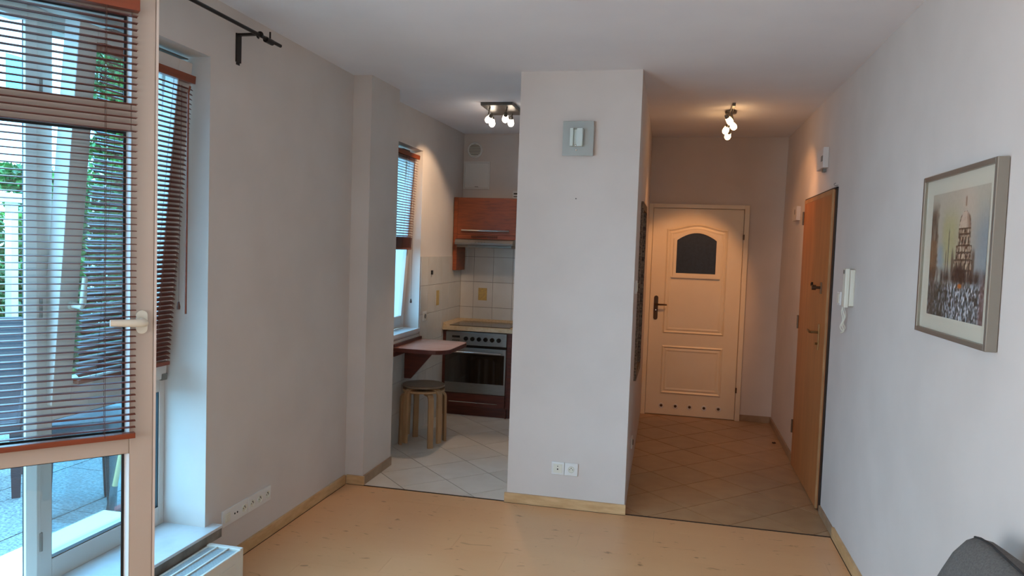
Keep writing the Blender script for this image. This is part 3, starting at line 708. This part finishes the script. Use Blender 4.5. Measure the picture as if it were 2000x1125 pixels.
mp_ = mat('printed_art', '#888888', rough=.6); nd = mp_.node_tree.nodes.new('ShaderNodeVertexColor'); nd.layer_name = 'paint'
mp_.node_tree.links.new(nd.outputs[0], mp_.node_tree.nodes['Principled BSDF'].inputs['Base Color'])
me.materials.append(mp_); po = bpy.data.objects.new('print', me); COL.objects.link(po); po.parent = t

# ------------------------------------------------------------------ sofa (only the top of its back is in view)
t = thing('sofa', 'grey fabric sofa back at the lower right against the right wall', 'sofa', (.55, 1.3, 0))
prof = [(.60, .42), (.64, .52), (.70, .66), (.745, .76), (.775, .82), (.80, .85), (.822, .861), (.85, .855), (.90, .822), (.935, .79), (.935, .42)]
g = G(); n = len(prof)
ys = [.3, 2.08, 2.14, 2.18, 2.205, 2.215]; sc = [1, 1, .985, .955, .90, .82]
rings = []
for y, k in zip(ys, sc):
    cx, cz = .80, .5
    rings.append([g.bm.verts.new((cx+(p[0]-cx)*(k if p[0] < .93 else 1), y, cz+(p[1]-cz)*k)) for p in prof])
for a, b in zip(rings, rings[1:]):
    for k in range(n): g.bm.faces.new((a[k], a[(k+1) % n], b[(k+1) % n], b[k]))
g.bm.faces.new(rings[0]); g.bm.faces.new(rings[-1])
g.done('backrest', M_sofa, t, smooth=True)
G().tube([(.822, .3, .8625), (.822, 2.08, .8625), (.82, 2.14, .856), (.82, 2.18, .845)], .003, 8).done('piping', M_piping, t, smooth=True)
G().box(.05, .66, .34, 2.15, .24, .42).done('seat_cushion', M_sofa, t, bevel=.03, seg=4)
G().box(.04, .93, .32, 2.17, .07, .24).done('base', M_sofa, t, bevel=.012)
for x in (.10, .87):
    for y in (.40, 2.08): G().cyl((x, y, 0), (x, y, .075), .018, .024).done('leg', M_black, t)

# ------------------------------------------------------------------ ceiling lamps with lit bulbs
def ceil_z(y): return ZC+(ZH-ZC)*max(0, y-YT)/(7.5-YT)
def spot_head(parent, p, target, mb, stemtop, size=.0225):
    d = (Vector(target)-Vector(p)).normalized(); M = Matrix.Translation(p) @ d.to_track_quat('Z', 'Y').to_matrix().to_4x4()
    G().tube([stemtop, (p[0], p[1], p[2]+.03), tuple(Vector(p)-d*.035)], .0055, 8).done('arm', M_darksteel, parent)
    h = G().lathe([(0, -.06), (.012, -.06), (.015, -.046), (.016, -.036), (.020, -.028)], M, 18).done('lamp_holder', M_darksteel, parent, smooth=True)
    G().lathe([(.018, -.034), (size*.95, -.018), (size+.002, -.002), (size*.95, .012), (size*.6, .022), (0, .026)], M, 18).done('bulb', mb, h, smooth=True)
t = thing('ceiling_spotlight', 'square nickel ceiling plate with four lit spots in the kitchen', 'lamp', (-1.37, 5.6, ceil_z(5.6)))
zc = ceil_z(5.4)
G().box(-1.49, -1.245, 5.40, 5.81, zc-.024, zc+.004).done('ceiling_plate', M_darksteel, t, bevel=.003)
kb = [((-1.446, 5.47, 2.55), (-2.115, 6.0, 1.95)), ((-1.484, 5.74, 2.565), (-1.38, 4.78, 0)), ((-1.312, 5.47, 2.552), (-1.75, 7.0, 1.0)), ((-1.33, 5.74, 2.567), (-1.55, 6.6, .4))]
for k, (p, tg) in enumerate(kb):
    spot_head(t, p, tg, M_bulb2, (p[0]+.012, p[1], zc-.02))
    d = (Vector(tg)-Vector(p)).normalized(); q = Vector(p)+d*.04
    l = add_light('kitchen_spot', 'SPOT', q, (42, 34, 12, 10)[k], (1, .70, .44), spot_size=math.radians((58, 56, 70, 70)[k]), spot_blend=.5, shadow_soft_size=.02); aim(l, tg)
t = thing('ceiling_spotlight', 'slim track with four lit bulbs on the hallway ceiling', 'lamp', (.35, 5.8, ceil_z(5.8)))
zc = ceil_z(5.5)
G().box(.339, .361, 5.52, 6.16, zc-.022, zc+.004).done('track_bar', M_darksteel, t, bevel=.003)
G().lathe([(0, 0), (.04, 0), (.045, .015), (.02, .03), (0, .03)], Matrix.Translation((.35, 5.84, zc-.018)), 20).done('canopy', M_darksteel, t)
hb = [((.336, 5.66, 2.563), (.95, 6.1, 1.75)), ((.372, 5.80, 2.548), (.943, 5.5, 1.5)), ((.322, 5.93, 2.538), (-.24, 6.6, 1.1)), ((.347, 6.06, 2.515), (.06, 7.3, 1.25))]
for k, (p, tg) in enumerate(hb):
    spot_head(t, p, tg, M_bulb, (.35, p[1]-.01, zc-.015))
    d = (Vector(tg)-Vector(p)).normalized(); q = Vector(p)+d*.04
    l = add_light('hall_spot', 'SPOT', q, (11, 7, 10, 40)[k], (1, .45, .17), spot_size=math.radians((85, 80, 85, 50)[k]), spot_blend=.5, shadow_soft_size=.02); aim(l, tg)

# ------------------------------------------------------------------ kitchen fittings
t = thing('worktop', 'beige stone-look worktop over the cooker with upstand', 'worktop', (-1.3, 6.8, .8))
G().box(XK+.01, -.42, 6.54, YK-.01, .800, .838).done('slab', M_counter, t, bevel=.004)
G().prism([(YK-.04, .838), (YK-.012, .838), (YK-.012, .866)], 'x', XK+.012, -.42).done('upstand', M_counter, t)
G().prism([(XK+.012, .838), (XK+.045, .838), (XK+.012, .870)], 'y', 6.56, YK-.04).done('side_upstand', M_counter, t)
t = thing('hob', 'flat dark glass hob set into the worktop', 'hob', (-1.78, 6.83, .838))
G().box(-2.055, -1.475, 6.60, 7.04, .8382, .845).done('glass_top', M_hob, t, bevel=.002)
for x, y, r_ in ((-1.92, 6.71, .075), (-1.63, 6.71, .09), (-1.92, 6.92, .09), (-1.63, 6.92, .075)):
    G().lathe([(r_, .8452), (r_, .8456), (r_-.003, .8456), (r_-.003, .8452)], Matrix.Translation((x, y, 0)), 32).done('cooking_zone_ring', M_steel, t)
t = thing('oven', 'stainless steel built-in oven with six black knobs', 'oven', (-1.782, 6.57, .22))
G().box(-2.072, -1.491, 6.575, 7.05, .218, .790).done('body', M_darksteel, t)
G().box(-2.072, -1.491, 6.558, 6.575, .668, .789).done('control_panel', M_steel, t, bevel=.002)
for k in range(6):
    x = -1.877+k*.0628
    G().lathe([(.021, 0), (.020, .016), (.017, .020), (0, .020)], lathe_ny(x, 6.558, .728), 20).box(x-.004, x+.004, 6.532, 6.54, .712, .744).done('knob', M_blackgloss, t)
G().box(-2.013, -1.938, 6.555, 6.559, .733, .752).done('clock_display', M_blackgloss, t)
for k in range(4): G().box(-2.010+k*.019, -1.997+k*.019, 6.554, 6.559, .705, .712).done('button', M_blackgloss, t)
G().box(-2.072, -1.491, 6.564, 6.58, .645, .668).done('air_slot', M_blackgloss, t)
dr = G().box(-2.072, -1.491, 6.55, 6.575, .219, .643).done('oven_door', M_steel, t, bevel=.002)
G().box(-2.070, -1.506, 6.545, 6.5505, .317, .590).done('oven_glass', M_ovenglass, dr)
G().cyl((-1.99, 6.505, .607), (-1.525, 6.505, .607), .009, seg=12).cyl((-1.96, 6.508, .607), (-1.96, 6.55, .607), .007).cyl((-1.555, 6.508, .607), (-1.555, 6.55, .607), .007).done('handle', M_chrome, dr, smooth=True)
t = thing('oven_housing', 'dark cherry base cabinet around the oven', 'cabinet', (-1.78, 6.57, 0))
G().box(XK+.009, -2.0735, 6.572, 7.08, 0.0, .7995).box(-1.4895, -1.4795, 6.572, 7.08, 0.0, .7995).box(-2.0735, -1.4895, 7.055, 7.08, .0, .7995).done('carcass', M_mahog, t)
G().box(-2.070, -1.492, 6.555, 6.575, .094, .214).done('drawer', M_mahog, t, bevel=.002)
dh = t.children[-1]
G().cyl((-2.02, 6.53, .139), (-1.555, 6.53, .139), .005, seg=8).cyl((-2.0, 6.53, .139), (-2.0, 6.556, .139), .004).cyl((-1.575, 6.53, .139), (-1.575, 6.556, .139), .004).done('handle', M_chrome, dh)
G().box(XK+.009, -1.4795, 6.60, 6.615, 0, .090).done('plinth', M_mahog, t)
t = thing('drawer_unit', 'dark cherry drawer unit right of the oven', 'cabinet', (-1.26, 6.57, 0))
G().box(-1.478, -1.04, 6.575, 7.08, .09, .7995).box(-1.478, -1.04, 6.60, 6.615, 0, .09).done('carcass', M_mahog, t)
for a, b in ((.664, .797), (.528, .661), (.392, .525), (.094, .389)):
    dd = G().box(-1.476, -1.042, 6.556, 6.575, a, b).done('drawer', M_mahog, t, bevel=.002)
    G().cyl((-1.40, 6.53, b-.04), (-1.12, 6.53, b-.04), .005, seg=8).cyl((-1.39, 6.53, b-.04), (-1.39, 6.557, b-.04), .004).cyl((-1.13, 6.53, b-.04), (-1.13, 6.557, b-.04), .004).done('handle', M_chrome, dd)
t = thing('wall_cabinet', 'orange cherry wall cabinet above the cooker hood', 'cabinet', (-1.8, 6.8, 1.66))
G().box(-2.055, -1.49, 6.815, YK-.009, 1.70, 2.05).done('body', M_cherry, t)
G().box(-2.066, -1.492, 6.797, 6.815, 1.70, 2.05).done('door', M_cherry, t, bevel=.002)
G().cyl((-2.02, 6.772, 1.738), (-1.55, 6.772, 1.738), .009, seg=12).box(-2.0, -1.985, 6.775, 6.798, 1.731, 1.745).box(-1.585, -1.57, 6.775, 6.798, 1.731, 1.745).done('handle', M_chrome, t.children[-1])
g = G().box(-2.066, -1.492, 6.799, 6.815, 1.659, 1.698).done('vent_panel', M_cherry, t)
g = G()
for k in range(26): g.box(-1.925+k*.010, -1.920+k*.010, 6.797, 6.80, 1.668, 1.690)
g.done('vent_slots', M_darkhole, t)
t = thing('filler_panel', 'narrow cherry side panel hanging against the kitchen left wall', 'panel', (-2.08, 6.8, 1.35))
G().box(XK+.009, -2.068, 6.800, YK-.009, 1.352, 2.052).done('board', M_cherry, t, bevel=.001)
t = thing('cooker_hood', 'slim steel cooker hood under the wall cabinet', 'cooker hood', (-1.8, 6.75, 1.6))
G().prism([(6.72, 1.600), (6.715, 1.62), (6.73, 1.648), (6.76, 1.657), (7.08, 1.657), (7.08, 1.60)], 'x', -2.066, -1.50).done('body', M_steel, t, bevel=.002)
G().box(-2.05, -1.515, 6.735, 7.07, 1.575, 1.60).done('underside', M_darksteel, t, bevel=.003)
for k in range(4): G().lathe([(.006, 0), (.006, .004), (0, .004)], lathe_ny(-1.86+k*.03, 6.717, 1.625), 10).done('button', M_darksteel, t)
t = thing('round_vent', 'round white extractor vent near the kitchen ceiling', 'vent', (-2.0, YK, 2.54))
G().lathe([(.060, 0), (.079, 0), (.079, .008), (.070, .018), (.060, .014)], lathe_ny(-2.0, YK-.001, 2.542), 32).done('rim', M_whiteplastic, t, smooth=True)
for k in range(8):
    z = 2.542-.0525+k*.015; hw = math.sqrt(max(.0001, .062**2-(z-2.542)**2)); G().box(-2.0-hw, -2.0+hw, YK-.012, YK-.004, z-.004, z+.0035).done('slat', M_cream, t)
G().lathe([(.062, .002), (0, .002)], lathe_ny(-2.0, YK-.001, 2.542), 24).done('backing', M_grey, t)
t = thing('access_hatch', 'square white access hatch below the round vent', 'hatch', (-1.98, YK, 2.16))
o, i = [(-2.108, 2.155), (-1.84, 2.155), (-1.84, 2.427), (-2.108, 2.427)], None
G().ring(o, offset(o, .012), YK-.012, YK, 'y').done('rim', M_whiteplastic, t)
G().box(-2.094, -1.854, YK-.009, YK, 2.169, 2.413).done('cover', M_whiteplastic, t, bevel=.002)
G().box(-1.99, -1.955, YK-.012, YK-.009, 2.176, 2.181).done('finger_grip', M_grey, t)
t = thing('wall_socket', 'white outlet above the wall cabinet beside the partition edge', 'socket', (-1.55, YK, 2.1))
G().box(-1.60, -1.52, YK-.01, YK, 2.065, 2.145).done('cover_plate', M_whiteplastic, t, bevel=.003)
G().box(-1.59, -1.53, YK-.012, YK-.01, 2.085, 2.092).box(-1.59, -1.53, YK-.012, YK-.01, 2.11, 2.122).done('slot', M_darkhole, t)
t = thing('wall_socket', 'white outlet on the tiles above the folding table', 'socket', (XK, 6.02, .97))
G().box(XK+.008, XK+.018, 5.98, 6.06, .93, 1.01).done('cover_plate', M_whiteplastic, t, bevel=.003)
G().lathe([(.0, .001), (.0165, .001), (.0185, .0045), (.0195, .0045), (.0195, -.001)], lathe_x(XK+.018, 6.02, .97), 24).done('socket_well', M_grey, t)
tag(G().lathe([(.0, 0), (.038, 0), (.045, .008), (.04, .02), (0, .026)], lathe_ny(-1.505, YK-.009, 1.262), 28).done('round_dial', M_whiteplastic, smooth=True), 'round white knob-like disc on the tiles at the partition edge', 'disc')
tag(G().box(XK+.008, XK+.022, 6.17, 6.195, 1.325, 1.362).done('wall_hook', M_black, bevel=.002), 'small black hook on the kitchen side tiles', 'hook')

# folding wall table
t = thing('wall_table', 'cherry red wall-mounted table below the kitchen window', 'table', (XK, 5.6, .78))
P = [(XK+.010, 5.30)]
def arcp(cx, cy, r_, a0, a1, n=8): return [(cx+r_*math.cos(math.radians(a0+(a1-a0)*k/n)), cy+r_*math.sin(math.radians(a0+(a1-a0)*k/n))) for k in range(n+1)]
P += arcp(-1.80, 5.41, .135, -90, 0)[0:]
P[1] = (-1.80, 5.275)
P += arcp(-1.725, 5.83, .06, 0, 90)
P += [(XK+.010, 5.93)]
G().prism(P, 'z', .754, .7845).done('table_slab', M_mahog, t, bevel=.002)
G().prism(offset(P, .0015), 'z', .7846, .7865).done('table_top', M_tabletop, t)
G().box(XK+.009, XK+.028, 5.30, 5.93, .715, .751).done('wall_batten', M_mahog, t)
G().box(XK+.009, XK+.026, 5.30, 5.93, .787, .808).done('back_lip', M_mahog, t)
G().prism([(XK+.029, .751), (-1.83, .751), (-2.03, .515), (XK+.029, .515)], 'y', 5.52, 5.54).done('bracket_board', M_mahog, t)

# stools
def stool(cx, cy, top, rot, label, mtop, h0=0.):
    t = thing('bentwood_stool', label, 'stool', (cx, cy, 0))
    G().lathe([(0, top-.018), (.162, top-.018), (.168, top-.015), (.168, top-.003), (.162, top), (0, top)], Matrix.Translation((cx, cy, 0)), 40).done('seat', mtop, t)
    t.children[-1]['label'] = 'round worn grey seat' if mtop is M_stooltop else 'round pale birch seat'
    z1 = top-.020
    for k in range(4):
        a = math.radians(rot+90*k); R = Matrix.Translation((cx, cy, 0)) @ Matrix.Rotation(a, 4, 'Z')
        path = [(.06, z1-.011), (.135, z1-.011)]+[(.135+.045*math.sin(b), z1-.056+.045*math.cos(b)) for b in [PI/2*q/6 for q in range(1, 7)]]+[(.186, h0+.0)]
        g = G(); w_ = .021; th = .010; prev = None
        for q, (x, z) in enumerate(path):
            nx, nz = path[min(q+1, len(path)-1)][0]-path[max(q-1, 0)][0], path[min(q+1, len(path)-1)][1]-path[max(q-1, 0)][1]
            L = math.hypot(nx, nz); nx, nz = -nz/L*th, nx/L*th
            if q == len(path)-1: nx, nz = th, 0
            ring_ = [g.bm.verts.new(c) for c in ((x-nx, -w_, z-nz), (x-nx, w_, z-nz), (x+nx, w_, z+nz), (x+nx, -w_, z+nz))]
            if prev:
                for e in range(4): g.bm.faces.new((prev[e], prev[(e+1) % 4], ring_[(e+1) % 4], ring_[e]))
            else: g.bm.faces.new(ring_)
            prev = ring_
        g.bm.faces.new(prev[::-1])
        g.done('leg', M_stool, t, M=R)
    return t
stool_a = stool(-1.925, 5.545, .440, 38, 'lower pale birch bentwood stool of the stack in the kitchen', M_stool)
stool_b = stool(-1.925, 5.545, .478, 62, 'upper bentwood stool with worn grey seat stacked on another', M_stooltop, h0=.03)

for o in (stool_a, stool_b): o['group'] = 'bentwood stools stacked under the wall table'
# dry leaf on hallway floor
g = G()
for a, b, c_ in ((0, .018, .006), (.8, .014, .01), (2.1, .016, .004), (3.3, .012, .012), (4.6, .013, .006)):
    g.hexa([(0, 0, .001), (b*math.cos(a), b*math.sin(a), .001), (b*math.cos(a+.5), b*math.sin(a+.5), .002), (0.002, .004, .002), (0, 0, .004), (b*math.cos(a), b*math.sin(a), c_), (b*math.cos(a+.5), b*math.sin(a+.5), c_+.002), (.002, .004, .006)])
o = g.done('dry_leaf', M_twig); o.location = (.877, 6.53, 0.0); tag(o, 'crumpled dry leaf on the hallway tiles near the right wall', 'leaf')

# ------------------------------------------------------------------ outdoors: terrace, greenery, houses
ZT = .13
tf = G().box(-9, -2.42, -4, 12, -.1, ZT-.006).done('terrace_paving', M_terrgrout); tag(tf, 'grey granite slab paving of the terrace outside', 'paving', 'structure')
R45 = Matrix.Rotation(math.radians(0), 4, 'Z')
for i in range(11):
    for j in range(14):
        x1_, y0_ = -2.425-i*.6, -1.6+j*.6
        if x1_-.6 < -8.9: continue
        G().box(x1_-.594, x1_-.003, y0_+.003, y0_+.597, ZT-.006, ZT).done('paving_slab', M_granite, tf)
def foliage(name, label, cat, boxes, n, size, seed, core=True, kind=None):
    rnd = random.Random(seed); t = thing(name, label, cat, (boxes[0][0], boxes[0][2], ZT))
    g = G(); vol = [abs((b[1]-b[0])*(b[3]-b[2])*(b[5]-b[4]))**.7 for b in boxes]; tot = sum(vol)
    for b, v in zip(boxes, vol):
        for _ in range(int(n*v/tot)):
            p = Vector((rnd.uniform(b[0], b[1]), rnd.uniform(b[2], b[3]), rnd.uniform(b[4], b[5])))
            # push to the shell so that few leaves are wasted inside
            ax = rnd.randrange(4)
            if ax == 0: p.x = b[1]+rnd.uniform(-.1, .08)
            elif ax == 1: p.y = b[2]+rnd.uniform(-.08, .1)
            s = size*rnd.uniform(.6, 1.3); R = Matrix.Rotation(rnd.uniform(0, 6.28), 3, 'Z') @ Matrix.Rotation(rnd.uniform(-1.2, 1.2), 3, 'X') @ Matrix.Rotation(rnd.uniform(-1, 1), 3, 'Y')
            vs_ = [g.bm.verts.new(p+R @ Vector(q)*s) for q in ((0, -.9, 0), (.5, -.1, .12), (0, .9, 0), (-.5, -.1, .12))]
            g.bm.faces.new((vs_[0], vs_[1], vs_[2])); g.bm.faces.new((vs_[0], vs_[2], vs_[3]))
    me = bpy.data.meshes.new('leaves'); g.bm.to_mesh(me); g.bm.free(); me.materials.append(M_leaf)
    me.transform(WM[t.name].inverted()); o = bpy.data.objects.new('leaves', me); COL.objects.link(o); o.parent = t; o['kind'] = 'stuff'
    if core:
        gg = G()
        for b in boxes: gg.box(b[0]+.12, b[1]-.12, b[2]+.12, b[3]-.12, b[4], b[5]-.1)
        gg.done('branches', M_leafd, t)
    return t
foliage('ivy_hedge', 'tall ivy-covered screen beyond the tall window', 'hedge', [(-6.35, -5.95, 6.95, 9.2, ZT, 4.2)], 12000, .055, 3)
foliage('ivy_hedge', 'narrow green climber seen in the gap of the tilted sash', 'hedge', [(-6.2, -5.6, 5.75, 6.35, ZT, 2.18)], 3500, .05, 5)
foliage('garden_shrub', 'bright green shrub outside the open balcony door', 'shrub', [(-5.7, -5.15, 4.2, 5.35, ZT, 1.32), (-5.45, -5.2, 4.97, 5.12, 1.3, 1.72)], 6500, .05, 8)
foliage('garden_shrub', 'hanging vine tips high beyond the balcony door', 'shrub', [(-5.6, -5.35, 5.0, 5.3, 1.92, 2.12)], 260, .055, 9, core=False)
t = thing('neighbour_house', 'white rendered house with blue-green windows across the garden', 'house', (-16, 14, ZT))
G().box(-17.5, -16, -2, 34, ZT, 3.6).done('lower_storey', M_house, t)
G().box(-17.5, -16.3, -2, 22, 3.6, 7.2).done('upper_storey', M_house, t)
for y in range(0, 32, 3):
    for z in (1.0, 4.3):
        if z > 4 and y > 18: continue
        f = G().box(-16.32 if z > 4 else -16.02, (-16.22 if z > 4 else -15.92), y, y+1.5, z, z+1.7).done('window', M_house, t)
        xx = -16.22 if z > 4 else -15.92
        for a in (y+.08, y+.79): G().box(xx, xx+.03, a, a+.63, z+.08, z+1.62).done('pane', M_houseglass, f)
G().box(-17.6, -15.7, -2.2, 34.2, 3.55, 3.68).done('cornice', M_house, t)
t = thing('pergola_post', 'white post standing in the garden behind the shrub', 'post', (-5.0, 4.83, ZT))
G().box(-5.03, -4.97, 4.665, 4.725, ZT, 1.80).done('post', M_trimwhite, t); G().box(-5.05, -4.95, 3.3, 4.80, 1.80, 1.87).done('beam', M_trimwhite, t)

# rattan chair on the terrace
t = thing('rattan_armchair', 'dark rattan armchair on the terrace behind the balcony door', 'chair', (-3.80, 3.26, ZT))
MC = Matrix.Translation((-3.80, 3.26, ZT)) @ Matrix.Rotation(math.radians(45), 4, 'Z')
G().box(-.28, .28, -.26, .26, .36, .42).done('seat', M_rattan, t, M=MC, bevel=.012)
g = G().hexa([(-.28, .22, .40), (.28, .22, .40), (.28, .27, .40), (-.28, .27, .40), (-.27, .36, .93), (.27, .36, .93), (.27, .40, .93), (-.27, .40, .93)]); g.done('backrest', M_rattan, t, M=MC, bevel=.012)
for s in (-1, 1):
    G().tube([(s*.28, .30, .66), (s*.30, 0, .66), (s*.30, -.22, .64), (s*.29, -.26, .55), (s*.27, -.25, .4)], .022, 8).done('armrest', M_rattan, t, M=MC, smooth=True)
    for y in (-.23, .23): G().hexa([(s*.25-.02, y-.02, 0), (s*.25+.02, y-.02, 0), (s*.25+.02, y+.02, 0), (s*.25-.02, y+.02, 0), (s*.25-.03, y-.03, .38), (s*.25+.03, y-.03, .38), (s*.25+.03, y+.03, .38), (s*.25-.03, y+.03, .38)]).done('leg', M_rattan, t, M=MC)
t = thing('rattan_footstool', 'dark rattan footstool with tapered legs outside the lower pane', 'stool', (-3.02, 3.28, ZT))
MF = Matrix.Translation((-3.02, 3.28, ZT)) @ Matrix.Rotation(math.radians(45), 4, 'Z')
G().hexa([(-.20, -.15, .33), (.125, -.15, .33), (.125, .15, .33), (-.20, .15, .33), (-.235, -.18, .49), (.18, -.18, .49), (.18, .18, .49), (-.235, .18, .49)]).done('body', M_rattan, t, M=MF, bevel=.008)
for sx in (-.18, .115):
    for sy in (-.13, .13): G().hexa([(sx-.02, sy-.02, 0), (sx+.02, sy-.02, 0), (sx+.02, sy+.02, 0), (sx-.02, sy+.02, 0), (sx-.035, sy-.03, .34), (sx+.035, sy-.03, .34), (sx+.035, sy+.03, .34), (sx-.035, sy+.03, .34)]).done('leg', M_rattan, t, M=MF)
t = thing('broom', 'red broom with yellow wooden handle leaning outside the window', 'broom', (-2.74, 3.1, ZT))
G().cyl((-2.745, 3.17, ZT+.16), (-2.60, 3.30, ZT+1.3), .013, seg=12).done('handle', M_broomwood, t, smooth=True)
G().cyl((-2.758, 3.155, ZT+.05), (-2.745, 3.17, ZT+.17), .019, .017, seg=12).done('socket_sleeve', M_black, t, smooth=True)
G().box(-2.79, -2.75, 2.98, 3.30, ZT+.022, ZT+.04).done('head', M_red, t, bevel=.004)
G().box(-2.795, -2.745, 2.985, 3.295, ZT, ZT+.022).done('bristles', M_black, t, kind='stuff')
